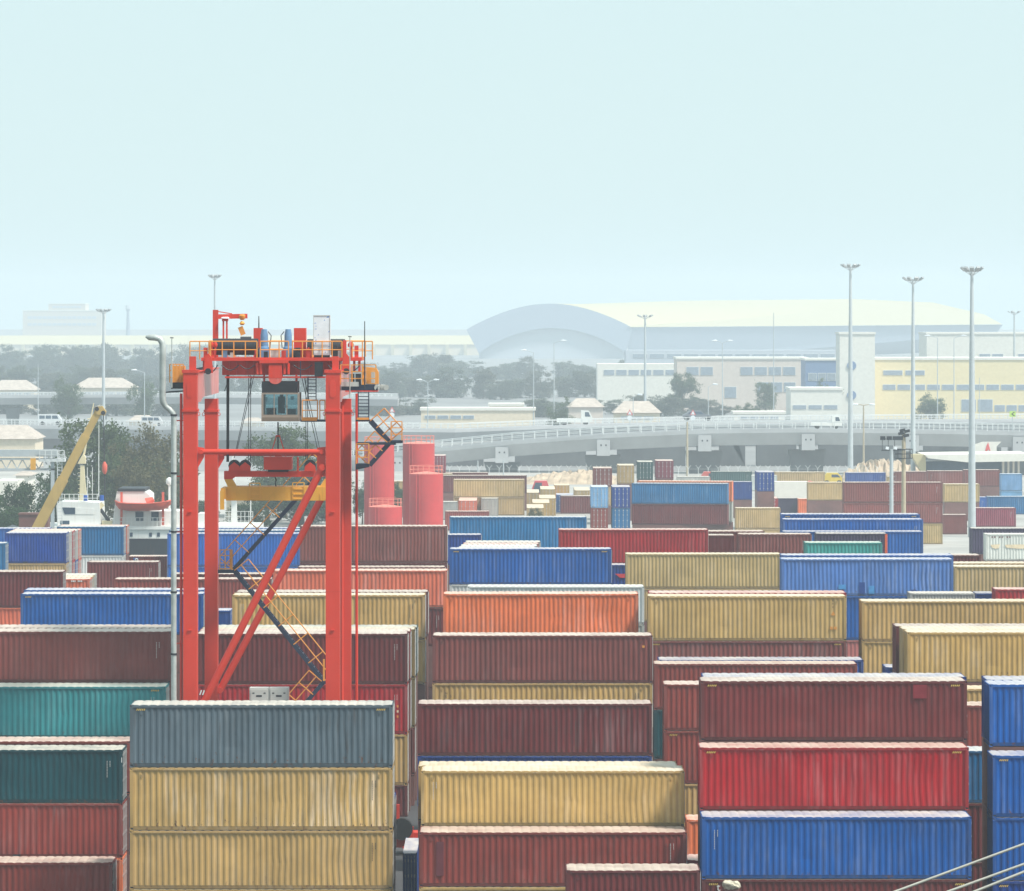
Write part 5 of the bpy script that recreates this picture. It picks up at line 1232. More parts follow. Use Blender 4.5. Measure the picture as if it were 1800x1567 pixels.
warn(1107, 725, 940, 'triangular road sign over a round one right of centre')
warn(1218, 725, 950, 'red ringed road sign left of the pink block')
# ------------------------------------------------------------------ vehicles
M['tyre'] = mat('tyre', (.02, .02, .02), .8)
def vehicle(kind, name, label, px, ybase, D, scale, col, flip=1):
    z0 = Z(ybase, D); root = empty(name, (X(px, D), D, z0), 0, label, 'van' if kind != 'car' else 'car'); c = mat(name + '_paint', col, .35, .04)
    root.scale = (scale*flip, scale, scale)
    if kind == 'truck':
        MB().prism([(-2.6, .5), (1.0, .5), (1.0, 1.0), (-2.6, 1.0)], -.95, .95).build('load_bed', c, root)
        MB().prism([(.95, .45), (2.6, .45), (2.6, 1.15), (2.1, 2.1), (.95, 2.15)], -.95, .95).build('cab', c, root)
        MB().prism([(1.5, 1.3), (2.3, 1.3), (2.02, 1.95), (1.5, 1.95)], -.97, -.953).build('side_window', M['pane'], root)
    elif kind == 'van':
        MB().prism([(-2.4, .45), (2.4, .45), (2.4, 1.05), (1.7, 2.1), (-2.4, 2.15)], -.9, .9).build('body', c, root)
        for a, b in ((-2.1, -1.0), (-.8, .3), (.5, 1.5)): MB().prism([(a, 1.25), (b + (.3 if b > 1 else 0), 1.25), (b, 1.9), (a, 1.9)], -.92, -.903).build('side_window', M['pane'], root)
    else:
        MB().prism([(-2.1, .4), (2.1, .4), (2.1, .85), (1.2, .95), (.6, 1.45), (-1.1, 1.45), (-1.8, .95), (-2.1, .9)], -.85, .85).build('body', c, root)
        MB().prism([(-1.4, .98), (.95, .98), (.5, 1.38), (-1.0, 1.38)], -.87, -.853).build('side_window', M['pane'], root)
    for x in (-1.5, 1.6): MB().cyl((x, -.93, .36), (x, -.7, .36), .36, 16).build('wheel', M['tyre'], root, True); MB().cyl((x, .7, .36), (x, .93, .36), .36, 16).build('wheel', M['tyre'], root, True)
    return root
vehicle('truck', 'pickup_truck', 'white small truck driving on the flyover', 1452, 754, 790, 1.1, (.75, .75, .72))
vehicle('van', 'white_van', 'white van on the far flyover at left', 88, 747, 930, 1.05, (.62, .63, .64))
vehicle('van', 'white_van', 'white van on the far flyover behind the pipe', 267, 749, 930, .95, (.58, .57, .57))
vehicle('truck', 'utility_truck', 'white lorry on the far flyover at centre', 1010, 748, 946, 1.5, (.75, .75, .72))
vehicle('car', 'dark_car', 'dark car at the right end of the far road', 1225, 740, 956, 1.5, (.16, .17, .2))
# white trailer with red cab among the far boxes
tl = empty('lorry', (X(1395, 640), 640, 0), 0, 'white box lorry with red cab in the far yard', 'lorry')
MB().box(X(1362, 640) - X(1395, 640), X(1420, 640) - X(1395, 640), 0, 2.5, 1.1, Z(847, 640)).build('box_body', M['bwhite'], tl)
MB().prism([(X(1421, 640) - X(1395, 640), .5), (X(1434, 640) - X(1395, 640), .5), (X(1434, 640) - X(1395, 640), Z(849, 640)), (X(1424, 640) - X(1395, 640), Z(846, 640)), (X(1421, 640) - X(1395, 640), Z(848, 640))], .1, 2.4).build('cab', M['figred'], tl)
for x in (-1.8, -.6, 2.6): MB().cyl((x, .05, .5), (x, .4, .5), .5, 16).build('wheel', M['tyre'], tl, True)
for (px, py, D, c, lb, fl) in ((1250, 836, 735, (.62, .12, .10), 'red lorry cab left of the dark green container', 1), (1466, 838, 735, (.72, .52, .06), 'yellow lorry cab left of the navy container', 1), (948, 852, 670, (.62, .08, .10), 'red lorry cab beside the sandy heap', -1)):
    v = empty('lorry_cab', (X(px, D), D, 0), 0, lb, 'lorry', 'lorry cabs in the far yard'); zt_ = Z(py - 6, D); m_ = mat('cab_paint', c, .4)
    MB().prism([(-1.9*fl, .5), (1.4*fl, .5), (1.4*fl, 1.4), (.7*fl, zt_), (-1.2*fl, zt_), (-1.9*fl, 1.3)], 0, 2.3).build('cab', m_, v)
    MB().prism([(-.4*fl, 1.5), (1.1*fl, 1.5), (.6*fl, zt_ - .25), (-.4*fl, zt_ - .25)], -.03, -.003).build('side_window', M['pane'], v)
    for x in (-1.2, .9): MB().cyl((x, -.05, .5), (x, .3, .5), .5, 16).build('wheel', M['tyre'], v, True)
# ------------------------------------------------------------------ ship and quay gear at left
M['hull'] = mat('hull_black', (.022, .026, .034), .5, .2, .3, streak=.4, streak_col=(.16, .08, .05))
M['hullw'] = mat('ship_white', (.76, .76, .73), .45, .05, .5, streak=.25, streak_col=(.40, .25, .16))
M['lifeb'] = mat('lifeboat_red', (.62, .11, .07), .5, .12, .8)
M['cream'] = mat('mast_cream', (.72, .62, .40), .5, .06)
M['barrel'] = mat('barrel_blue', (.02, .10, .42), .4)
Dv = 455.0
sx = X(200, Dv); ship = empty('moored_ship', (sx, Dv, .02), 0, 'white and black moored ship behind the blue containers at left', 'ship')
def sb(x0, x1, y0, y1, yo, dep, name, m, parent=None):
    return MB().box(X(x0, Dv) - sx, X(x1, Dv) - sx, yo, yo + dep, Z(y1, Dv), Z(y0, Dv)).build(name, M[m], parent or ship)
MB().prism([(X(20, Dv) - sx, 0), (X(445, Dv) - sx, 0), (X(460, Dv) - sx, Z(948, Dv)), (X(60, Dv) - sx, Z(948, Dv)), (X(5, Dv) - sx, Z(930, Dv))], 0, 9).build('hull', M['hull'], ship)
sb(60, 455, 932, 947.5, .1, 8.8, 'bulwark', 'hullw'); sb(60, 455, 926, 931.5, -.1, 9, 'deck_edge', 'hullw')
for x in (228, 262, 276): sb(x, x + 5, 937, 944, .05, .04, 'porthole', 'pane')
# bridge house
MB().prism([(X(px, Dv) - sx, Z(py, Dv)) for px, py in ((100, 926), (176, 926), (174, 885), (103, 883), (98, 890))], .6, 6).build('bridge_house', M['hullw'], ship)
b = MB().prism([(X(px, Dv) - sx, Z(py, Dv)) for px, py in ((108, 893), (131, 893.5), (131, 905), (113, 905))], .55, .598).build('bridge_window', M['pane'], ship)
MB().prism([(X(px, Dv) - sx, Z(py, Dv)) for px, py in ((131.5, 893.5), (164, 895), (164, 905.5), (131.5, 905))], .56, .598).build('window_shutter', M['hullw'], ship)
sb(105, 121, 916.5, 923, .55, .04, 'bridge_window', 'pane')
rl = MB()
for k in range(9): rl.bar((X(104 + k*8.2, Dv) - sx, .8, Z(884, Dv)), (X(104 + k*8.2, Dv) - sx, .8, Z(870, Dv)), .07, .07)
for yy in (870, 877): rl.bar((X(104, Dv) - sx, .8, Z(yy, Dv)), (X(172, Dv) - sx, .8, Z(yy, Dv)), .06, .06)
rl.build('bridge_railing', M['hullw'], ship)
for px in (148, 177): MB().tube([(X(px, Dv) - sx, 1.2, Z(882, Dv)), (X(px, Dv) - sx, 1.2, Z(872, Dv))], .22, 12).build('blue_drum', M['barrel'], ship, True)
# cream signal mast with radar arms
mm = MB().prism([(X(px, Dv) - sx, Z(py, Dv)) for px, py in ((136, 882), (150, 882), (146, 850), (144, 820), (138, 820), (137, 850))], 2, 2.6).build('signal_mast', M['cream'], ship)
MB().prism([(X(px, Dv) - sx, Z(py, Dv)) for px, py in ((133, 817), (147, 817), (147, 806), (143, 799), (139, 806))], 1.9, 2.7).build('crow_nest', M['cream'], mm)
MB().tube([(X(144, Dv) - sx, 2.3, Z(800, Dv)), (X(161, Dv) - sx, 2.3, Z(710, Dv))], [.12, .05], 6).build('mast_whip', M['cream'], mm, True)
for px, py in ((149, 754), (154, 738)): MB().bar((X(px - 4, Dv) - sx, 2.3, Z(py, Dv)), (X(px + 4, Dv) - sx, 2.3, Z(py, Dv)), .2, .12).build('radar_arm', M['cream'], mm)
for py in range(826, 876, 7): MB().bar((X(133.5, Dv) - sx, 2.2, Z(py, Dv)), (X(138, Dv) - sx, 2.2, Z(py, Dv)), .1, .08).build('mast_rung', M['cream'], mm)
for px, yt_ in ((151, 823), (160, 823), (171.5, 748), (171, 800)): MB().tube([(X(px, Dv) - sx, 1.5, Z(875, Dv)), (X(px, Dv) - sx, 1.5, Z(yt_, Dv))], .035, 5).build('whip_aerial', M['hullw'], ship)
# after house with lifeboat
MB().prism([(X(px, Dv) - sx, Z(py, Dv)) for px, py in ((196, 926), (201, 885), (204, 865), (253, 865), (262, 872), (262, 900), (330, 900), (330, 926))], .8, 6.5).build('after_house', M['hullw'], ship)
for x0, x1 in ((237, 251), (265, 278)): sb(x0, x1, 901, 917, .72, .07, 'cabin_door', 'pane')
sb(206, 254, 860, 865, .7, 6, 'house_roof', 'dark')
lb_ = []
for (px, yt_, yb_) in ((203, 881, 888), (210, 883.5, 896), (225, 885, 899), (255, 885.5, 899), (280, 884, 898), (294, 881.5, 894), (301, 880, 887)): lb_.append((px, yt_, yb_))
vs_, fs = [], []
for (px, a, b2) in lb_:
    x = X(px, Dv) - sx; zt_, zb2 = Z(a, Dv), Z(b2, Dv); w = .25 + 1.0*(1 - abs((px - 252)/52)**2)
    for k in range(9):
        an = math.pi*k/8; vs_.append((x, -.6 - w*math.cos(an)*.9 + .6, zt_ - (zt_ - zb2)*math.sin(an)**.7))
for i in range(len(lb_) - 1):
    for k in range(8): fs.append((i*9+k, i*9+k+1, (i+1)*9+k+1, (i+1)*9+k))
for i in range(len(lb_) - 1): fs.append((i*9, (i+1)*9, (i+1)*9+8, i*9+8))
fs += [tuple(range(9)), tuple(range((len(lb_)-1)*9, len(lb_)*9))]
life = empty('lifeboat', (sx, Dv, .02), 0, 'orange red lifeboat hanging on the white ship', 'boat')
MB().add(vs_, fs).build('boat_hull', M['lifeb'], life, True)
MB().tube([(X(lb_[k][0], Dv) - sx, -1.05 if 0 < k < 6 else -.2, Z(lb_[k][1], Dv)) for k in range(7)], .09, 6).build('gunwale', M['lifeb'], life, True)
MB().tube([(X(258, Dv) - sx, 0, Z(884, Dv)), (X(270, Dv) - sx, 0, Z(878, Dv))], [.5, .25], 8).build('canopy_hump', M['lifeb'], life, True)
for px in (213, 286):
    dv = MB().box(X(px, Dv) - sx - .12, X(px, Dv) - sx + .12, .3, .55, Z(924, Dv), Z(866, Dv)).build('boat_davit', M['lifeb'], ship)
rl = MB()
for k in range(18): rl.bar((X(200 + k*7.6, Dv) - sx, .2, Z(926, Dv)), (X(200 + k*7.6, Dv) - sx, .2, Z(911, Dv)), .06, .06)
for yy in (911, 918): rl.bar((X(200, Dv) - sx, .2, Z(yy, Dv)), (X(330, Dv) - sx, .2, Z(yy, Dv)), .05, .05)
rl.build('deck_railing', M['hullw'], ship)
MB().tube([(X(295, Dv) - sx, 2, Z(900, Dv)), (X(295, Dv) - sx, 2, Z(853, Dv))], .12, 6).build('radome_post', M['hullw'], ship)
MB().tube([(X(295, Dv) - sx, 2, Z(p, Dv)) for p in (855, 852.5, 848, 843.5, 841)], [.12, .32, .38, .3, .08], 14).build('radome', M['hullw'], ship, True)
sb(178, 196, 917, 925, .8, 1.5, 'winch_housing', 'cream')
MB().bar((X(172, Dv) - sx, 1.2, Z(893, Dv)), (X(190, Dv) - sx, 1.2, Z(918, Dv)), .2, .35).build('deck_crane_arm', M['dark'], ship)
MB().bar((X(170, Dv) - sx, 1.2, Z(896, Dv)), (X(179, Dv) - sx, 1.2, Z(887, Dv)), .3, .5).build('deck_crane_head', M['cream'], ship)
# fore part seen through the crane legs
MB().prism([(X(px, Dv) - sx, Z(py, Dv)) for px, py in ((404, 926), (415, 926), (412, 850), (409, 795), (406, 795), (405, 850))], 2, 2.6).build('fore_mast', M['hullw'], ship)
MB().box(X(397, Dv) - sx, X(422, Dv) - sx, 1.5, 3, Z(872, Dv), Z(868, Dv)).build('mast_platform', M['hullw'], ship)
rl = MB()
for k in range(8): rl.bar((X(395 + k*7, Dv) - sx, .4, Z(926, Dv)), (X(395 + k*7, Dv) - sx, .4, Z(900, Dv)), .06, .06)
for yy in (900, 909, 917): rl.bar((X(395, Dv) - sx, .4, Z(yy, Dv)), (X(444, Dv) - sx, .4, Z(yy, Dv)), .05, .05)
rl.build('fore_railing', M['hullw'], ship)
sb(347, 362, 904, 926, .6, 4, 'hatch_coaming', 'hullw')
for px in (440,): MB().tube([(X(px, Dv) - sx, .6, Z(926, Dv)), (X(px, Dv) - sx, .6, Z(872, Dv))], .06, 6).build('flag_staff', M['hullw'], ship)
# yellow telescopic boom
Db = 436.0
M['boom'] = mat('boom_tan', (.46, .31, .10), .55, .10, .5, streak=.3, streak_col=(.22, .14, .06))
bm_ = empty('mobile_crane', (X(48, Db), Db, 0), 0, 'tan telescopic crane boom leaning up beside the white ship', 'crane')
ox = X(48, Db)
def bp(px, py): return Vector((X(px, Db) - ox, 0, Z(py, Db)))
p0, p1 = bp(60, 940), bp(174, 722); d = (p1 - p0)
q0 = p0 - d.normalized() * (p0.z - 2.0) / d.normalized().z
MB().bar(q0, p0 + d*.45, .9, 1.05).build('boom_base_section', M['boom'], bm_)
MB().bar(p0 + d*.42, p0 + d*.80, .75, .86).build('boom_section', M['boom'], bm_)
MB().bar(p0 + d*.78, p1, .6, .70).build('boom_section', M['boom'], bm_)
hd = MB().prism([(bp(px, py).x, bp(px, py).z) for px, py in ((167, 716), (180, 714), (187, 724), (184, 731), (172, 729), (167, 724))], -.4, .4).build('boom_head', M['boom'], bm_)
for px, py in ((171, 719), (182, 726)): MB().cyl(bp(px, py) + Vector((0, -.45, 0)), bp(px, py) + Vector((0, .45, 0)), .22, 14).build('head_sheave', M['dark'], hd, True)
MB().box(q0.x - 2.5, q0.x + 2.5, -1.4, 1.4, 1.0, 2.2).build('chassis', M['boom'], bm_)
for x in (-1.8, -.4, 1.6): MB().cyl((q0.x + x, -1.5, .6), (q0.x + x, 1.5, .6), .6, 16).build('wheel', M['tyre'], bm_, True)
MB().tube([bp(182, 727), bp(183.5, 815)], .05, 5).build('hoist_rope', M['rope'], bm_)
MB().tube([bp(183.5, 812), bp(184, 818), bp(184, 828), bp(184, 834)], [.1, .26, .26, .1], 10).build('hook_block', M['lifeb'], bm_, True)
MB().tube([bp(184, 834), bp(184.5, 880)], .06, 5).build('hook_chain', M['rope'], bm_)
# grey steel gantry at the left edge
Dg = 452.0
gx = X(50, Dg); gt = empty('steel_gantry', (gx, Dg, 0), 0, 'grey steel gantry with railed platform at the left edge', 'gantry')
def gb(x0, x1, y0, y1, a, b, name, m): return MB().box(X(x0, Dg) - gx, X(x1, Dg) - gx, a, b, Z(y1, Dg), Z(y0, Dg)).build(name, M[m], gt)
gb(-20, 100, 791, 803, 0, .8, 'top_girder', 'mast'); gb(-20, 95, 824, 827, .1, .6, 'lower_chord', 'mast'); gb(-20, 95, 806, 809, .1, .6, 'upper_chord', 'mast')
for k in range(6):
    x0, x1 = -18 + k*19, -18 + (k + 1)*19
    MB().bar((X(x0, Dg) - gx, .3, Z(808, Dg)), (X((x0+x1)/2, Dg) - gx, .3, Z(825, Dg)), .1, .1).build('lattice_bar', M['mast'], gt); MB().bar((X((x0+x1)/2, Dg) - gx, .3, Z(825, Dg)), (X(x1, Dg) - gx, .3, Z(808, Dg)), .1, .1).build('lattice_bar', M['mast'], gt)
MB().box(X(89, Dg) - gx, X(95, Dg) - gx, .1, .5, 0, Z(812, Dg)).build('leg', M['mast'], gt)
MB().box(X(-18, Dg) - gx, X(-12, Dg) - gx, .1, .5, 0, Z(812, Dg)).build('leg', M['mast'], gt)
gb(68, 114, 807, 812, -.2, 1.2, 'platform', 'railw')
rl = MB()
for px in (70, 80, 91, 102, 113): rl.bar((X(px, Dg) - gx, -.2, Z(808, Dg)), (X(px, Dg) - gx, -.2, Z(792, Dg)), .09, .09)
for yy in (792, 800): rl.bar((X(70, Dg) - gx, -.2, Z(yy, Dg)), (X(113, Dg) - gx, -.2, Z(yy, Dg)), .08, .08)
rl.build('platform_rail', M['railw'], gt)
gb(54, 63, 806, 826, -.3, .0, 'yellow_box', 'spread'); gb(78, 85, 817, 823, -.2, .2, 'lamp_box', 'railw')
ld = MB()
for px in (101, 109): ld.bar((X(px, Dg) - gx, 0, 0), (X(px, Dg) - gx, 0, Z(812, Dg)), .07, .07)
for py in range(816, 930, 6): ld.bar((X(101, Dg) - gx, 0, Z(py, Dg)), (X(109, Dg) - gx, 0, Z(py, Dg)), .05, .05)
ld.build('ladder', M['railw'], gt)
sk = empty('rusty_skip', (X(58, 441), 441, 0), 0, 'rusty brown skip below the boom at left', 'skip')
MB().prism([(X(33, 441) - X(58, 441), 0), (X(84, 441) - X(58, 441), 0), (X(84, 441) - X(58, 441), Z(904, 441)), (X(32, 441) - X(58, 441), Z(904, 441))], .5, 2.4).build('skip_body', M['buried'], sk)
MB().box(X(31, 441) - X(58, 441), X(85, 441) - X(58, 441), .4, 2.5, Z(906, 441), Z(903, 441)).build('skip_rim', M['buried'], sk)

# ------------------------------------------------------------------ aisle machine, foreground cables and bag
Da = 232.0
ax = X(708, Da); am = empty('yard_machine', (ax, Da, 0), 0, 'red yard machine with black tyre glimpsed in the dark aisle', 'machine')
MB().tube([(-.05, -.25, 1.45), (-.05, .35, 1.45)], .58, 20).build('tyre', M['tyre'], am, True)
MB().box(-.5, .9, .4, 1.6, .4, 1.2).build('frame', M['cred'], am)
for px, y0, y1, w in ((699, 1415, 1462, .10), (724, 1455, 1495, .07)): MB().box(X(px, Da) - ax - w, X(px, Da) - ax + w, .1, .3, Z(y1, Da), Z(y0, Da)).build('red_post', M['cred'], am)
MB().box(X(700, Da) - ax, X(727, Da) - ax, .1, .2, Z(1458, Da), Z(1454, Da)).build('red_rail', M['cred'], am)
MB().box(X(708, Da) - ax, X(728, Da) - ax, -.1, .0, Z(1492, Da), Z(1488, Da)).build('red_bumper', M['cred'], am)
stack(709, 733, 1499, 205, [('NVY', 2.6, 'dark blue box end standing in the dark aisle', 'h')], L=6.058) if False else None
container(X(720.5, 206), 206, 0, 6.058, Z(1499, 206), 'NVY', 'dark blue box end standing in the dark aisle', yaw=-math.pi/2, Wact=(733 - 708)*206/F*1.0)
M['cable'] = mat('steel_cable', (.50, .48, .42), .45, .1, 8, metal=.3)
for (xa_, ya_, xb_, yb_, D, lb) in ((1500, 1595, 1900, 1447, 70, 'upper pale cable crossing the bottom right corner'), (1600, 1592, 1900, 1483, 68, 'middle pale cable crossing the bottom right corner'), (1640, 1597, 1900, 1493, 66, 'lowest pale cable crossing the bottom right corner')):
    a, b = at(xa_, ya_, D), at(xb_, yb_, D); a2 = a + (a - b)*1.5; b2 = b + (b - a)*1.5
    pts = [a2.lerp(b2, k/16) - Vector((0, 0, .0)) for k in range(17)]
    e = empty('steel_cable', a2, 0, lb, 'cable', 'pale cables at the bottom right')
    MB().tube([p - a2 for p in pts], .021, 8).build('cable_run', M['cable'], e, True)
Dt = 192.6
tb = empty('canvas_bundle', at(1286, 1562, Dt), 0, 'crumpled beige canvas bundle on a red post at bottom right', 'bundle')
bmx = bmesh.new(); bmesh.ops.create_icosphere(bmx, subdivisions=3, radius=1); rg = random.Random(9)
from mathutils import noise as mn
for v in bmx.verts:
    k = 1 + .45*mn.noise(v.co*1.7 + Vector((3, 1, 2))) + .22*mn.noise(v.co*4.5); v.co = Vector((v.co.x*.36*k, v.co.y*.28*k, v.co.z*.24*k)) + Vector((0, 0, .15)) + Vector((-.12*max(0, v.co.z), 0, 0))
me = bpy.data.meshes.new('canvas'); bmx.to_mesh(me); bmx.free(); me.materials.append(mat('canvas_beige', (.50, .46, .36), .9, .25, 6, bump=.6)); inst('canvas', me, tb)
MB().box(-.30, .34, -.15, .15, -Vector(tb.location).z, 0).build('red_post', M['buried'], tb)

# ------------------------------------------------------------------ trees
M['leaf'] = None
lm = bpy.data.materials.new('foliage'); lm.use_nodes = True; t = lm.node_tree; n = t.nodes; n.clear()
out = n.new('ShaderNodeOutputMaterial'); df = n.new('ShaderNodeBsdfDiffuse'); tl_ = n.new('ShaderNodeBsdfTranslucent'); mxs = n.new('ShaderNodeMixShader'); mxs.inputs[0].default_value = .25
oi = n.new('ShaderNodeObjectInfo'); gi = n.new('ShaderNodeTexCoord'); nz = n.new('ShaderNodeTexNoise'); nz.inputs['Scale'].default_value = .55; nz.inputs['Detail'].default_value = 5
mr = n.new('ShaderNodeMapRange'); mr.inputs[1].default_value = .3; mr.inputs[2].default_value = .7; mr.inputs[3].default_value = .55; mr.inputs[4].default_value = 1.5
sc_ = n.new('ShaderNodeVectorMath'); sc_.operation = 'SCALE'; t.links.new(gi.outputs['Object'], nz.inputs['Vector']); t.links.new(nz.outputs[0], mr.inputs[0]); t.links.new(oi.outputs['Color'], sc_.inputs[0]); t.links.new(mr.outputs[0], sc_.inputs['Scale'])
for s_ in (df, tl_): t.links.new(sc_.outputs[0], s_.inputs['Color'])
t.links.new(df.outputs[0], mxs.inputs[1]); t.links.new(tl_.outputs[0], mxs.inputs[2]); t.links.new(mxs.outputs[0], out.inputs[0])
M['bark'] = mat('bark', (.10, .075, .055), .9, .2, 3)
def crown_mesh(seed, clumps=130, leaves=75, leaf=.038, zlo=.28):
    """unit crown: height 1 from z .22 to 1, half width about .42"""
    rg = random.Random(seed); vs_, fs = [], []
    lobes = [(rg.uniform(-.25, .25), rg.uniform(-.25, .25), rg.uniform(zlo, .84), rg.uniform(.13, .22)) for _ in range(15 if zlo > .2 else 22)]
    for c in range(clumps):
        lx, ly, lz, lr = lobes[c % len(lobes)]
        dv_ = Vector((rg.gauss(0, 1), rg.gauss(0, 1), rg.gauss(0, 1))).normalized() * lr * rg.uniform(.55, 1.0)
        cc = Vector((lx, ly, lz)) + dv_; cr = rg.uniform(.045, .085)
        for k in range(leaves):
            p = cc + Vector((rg.gauss(0, 1), rg.gauss(0, 1), rg.gauss(0, .8))) * cr * .6
            a = Vector((rg.gauss(0, 1), rg.gauss(0, 1), rg.gauss(0, 1))).normalized(); b = a.orthogonal().normalized()
            b = (Matrix.Rotation(rg.uniform(0, 6.28), 3, a) @ b); cdir = a.cross(b); s = leaf * rg.uniform(.5, 1.1) * .5
            o = len(vs_); vs_ += [tuple(p - b*s), tuple(p + cdir*s*.6), tuple(p + b*s), tuple(p - cdir*s*.6)]; fs.append((o, o+1, o+2, o+3))
    me = bpy.data.meshes.new('crown'); me.from_pydata(vs_, [], fs); me.materials.append(lm); me.update(); return me, lobes
CR = [crown_mesh(100 + i) for i in range(5)] + [crown_mesh(200 + i, 170, 75, .045, .10) for i in range(4)]
TRK = []
for me, lobes in CR:
    mb = MB().tube([(0, 0, 0), (.01, 0, .2), (-.01, .01, .45), (.01, 0, .7)], [.035, .026, .018, .006], 8)
    for lx, ly, lz, lr in lobes[:8]: mb.tube([(0, 0, .25), (lx*.5, ly*.5, lz*.7), (lx, ly, lz)], [.014, .009, .003], 5)
    TRK.append(mb.mesh('trunk', M['bark'], True))
tk = [0]
rt = random.Random(31)
def tree(px, ytop, D, wpx, label, col=(.062, .085, .040), group='trees around the port', bushy=False):
    i = (5 + tk[0] % 4) if bushy else tk[0] % 5; tk[0] += 1; z = Z(ytop, D); w = wpx*D/F
    root = empty('tree', (X(px, D), D, 0), rt.uniform(0, 6.28), label, 'tree', group); root.scale = (w/.80, w/.80, z)
    j = rt.uniform(.85, 1.15); inst('trunk', TRK[i], root); inst('crown', CR[i][0], root, tuple(c*j for c in col)); return root
OLIVE, DARK, WARM = (.082, .115, .050), (.048, .086, .038), (.115, .108, .055)
for a in [(170, 716, 585, 150, 'tallest tree behind the boom tip at left', OLIVE), (110, 765, 590, 100, 'tree left of the boom behind the gantry', OLIVE), (222, 772, 570, 110, 'rounded tree between the boom hook and the pipe', OLIVE),
          (268, 752, 575, 130, 'broad tree right behind the pipe', WARM), (245, 800, 552, 120, 'warm green bush tree above the lifeboat', WARM), (30, 834, 530, 90, 'dark tree at the left edge by the gantry', DARK),
          (85, 838, 540, 90, 'dark tree beside the gantry leg', DARK), (20, 872, 515, 80, 'low dark bush at the left edge', DARK), (120, 860, 530, 70, 'low dark bush behind the boom', DARK),
          (500, 750, 620, 130, 'tall tree seen between the crane legs', OLIVE), (545, 790, 600, 130, 'green tree behind the crane cables at right', DARK), (470, 800, 610, 110, 'tree seen under the crane cabin at left', OLIVE),
          (530, 850, 590, 150, 'dark bushes under the yellow spreader', DARK), (300, 800, 560, 80, 'tree right behind the left crane leg', OLIVE), (355, 880, 560, 60, 'bush between the left crane legs', DARK), (440, 878, 570, 80, 'bush behind the foremast', DARK), (585, 880, 590, 70, 'bush behind the right crane leg', DARK),
          (637, 845, 600, 40, 'slim tree between crane and tanks', DARK), (700, 850, 610, 30, 'slim tree between the two tall tanks', DARK),
          (940, 893, 560, 34, 'small bush in front of the tan boxes', WARM)]:
    tree(*a[:5], col=a[5])
# hazy belt of tall trees behind the flyovers
PAL_T = [(.12, .135, .10), (.10, .12, .085), (.125, .13, .10)]  # leaf tones lifted and greyed, extra haze put into the colour
where = ['far left edge', 'left of the lamp mast', 'behind the lamp mast', 'right of the lamp mast', 'left of the pipe', 'behind the pipe', 'behind the left crane leg', 'behind the crane cabin left', 'behind the crane cabin', 'behind the crane cabin right', 'behind the right crane leg',
         'right of the crane', 'above the double street lamp', 'left of the arched hall', 'before the hall arch left', 'before the hall arch', 'before the hall arch right', 'right of the hall arch', 'left of the pink block', 'before the pink block']
ORD = 'first second third fourth fifth sixth seventh eighth ninth tenth eleventh twelfth thirteenth fourteenth fifteenth sixteenth seventeenth eighteenth nineteenth twentieth'.split()
def ordn(k): return ORD[k] if k < 20 else ('twenty', 'thirty', 'forty', 'fifty')[(k + 1)//10 - 2] + ('-' + ORD[(k + 1) % 10 - 1] if (k + 1) % 10 else 'th place')
k = 0
for px in list(range(0, 340, 26)) + list(range(345, 620, 40)) + list(range(640, 860, 26)) + list(range(875, 930, 26)) + list(range(990, 1110, 28)) + list(range(1160, 1250, 28)):
    top = 604 + 10*math.sin(px*.031) + (12 if px > 300 else 0) + (14 if px > 640 else 0)
    tree(px + rt.uniform(-6, 6), top + rt.uniform(-7, 12), 1900 + rt.uniform(0, 120), rt.uniform(46, 66), 'hazy tall tree, %s from left along the foot of the skyline' % ordn(k), PAL_T[k % 3], 'hazy tall trees along the skyline', True); k += 1
k = 0
for px in range(-10, 1270, 37):
    tree(px + rt.uniform(-9, 9), 650 + rt.uniform(-14, 16), 1480 + rt.uniform(0, 60), rt.uniform(48, 64), 'hazy shorter tree, %s from left in the row behind the flyovers' % ordn(k), PAL_T[k % 3], 'hazy trees behind the flyovers', True); k += 1
k = 0
for px in list(range(-10, 330, 42)) + list(range(640, 740, 42)) + list(range(950, 1260, 44)):
    tree(px + rt.uniform(-9, 9), 696 + rt.uniform(-6, 10), 1230 + rt.uniform(0, 50), rt.uniform(50, 75), 'hazy low bush, %s from left in the strip above the far flyover' % ordn(k), PAL_T[(k + 1) % 3], 'hazy bushes above the far flyover', True); k += 1
for k, (px, yt_, D, wpx, lb) in enumerate([(1635, 690, 1120, 62, 'tree in front of the yellow office'), (1310, 710, 1080, 40, 'small round tree right of the pink block'), (1200, 655, 1250, 60, 'hazy tree at the hall corner'), (1345, 665, 1240, 44, 'hazy tree before the pink bays'),
                                          (1455, 668, 1200, 46, 'hazy tree left of the white tower'), (120, 660, 1120, 60, 'hazy tree left of the tiled house'), (250, 672, 1110, 50, 'hazy tree right of the tiled house'), (1722, 786, 742, 16, 'small dark cypress left of the red figure'), (1752, 784, 742, 18, 'small dark cypress right of the red figure'), (985, 700, 1010, 50, 'hazy bush behind the far flyover at centre')]):
    tree(px, yt_, D, wpx, lb, DARK if 'cypress' in lb else OLIVE, 'hazy trees behind the flyovers')
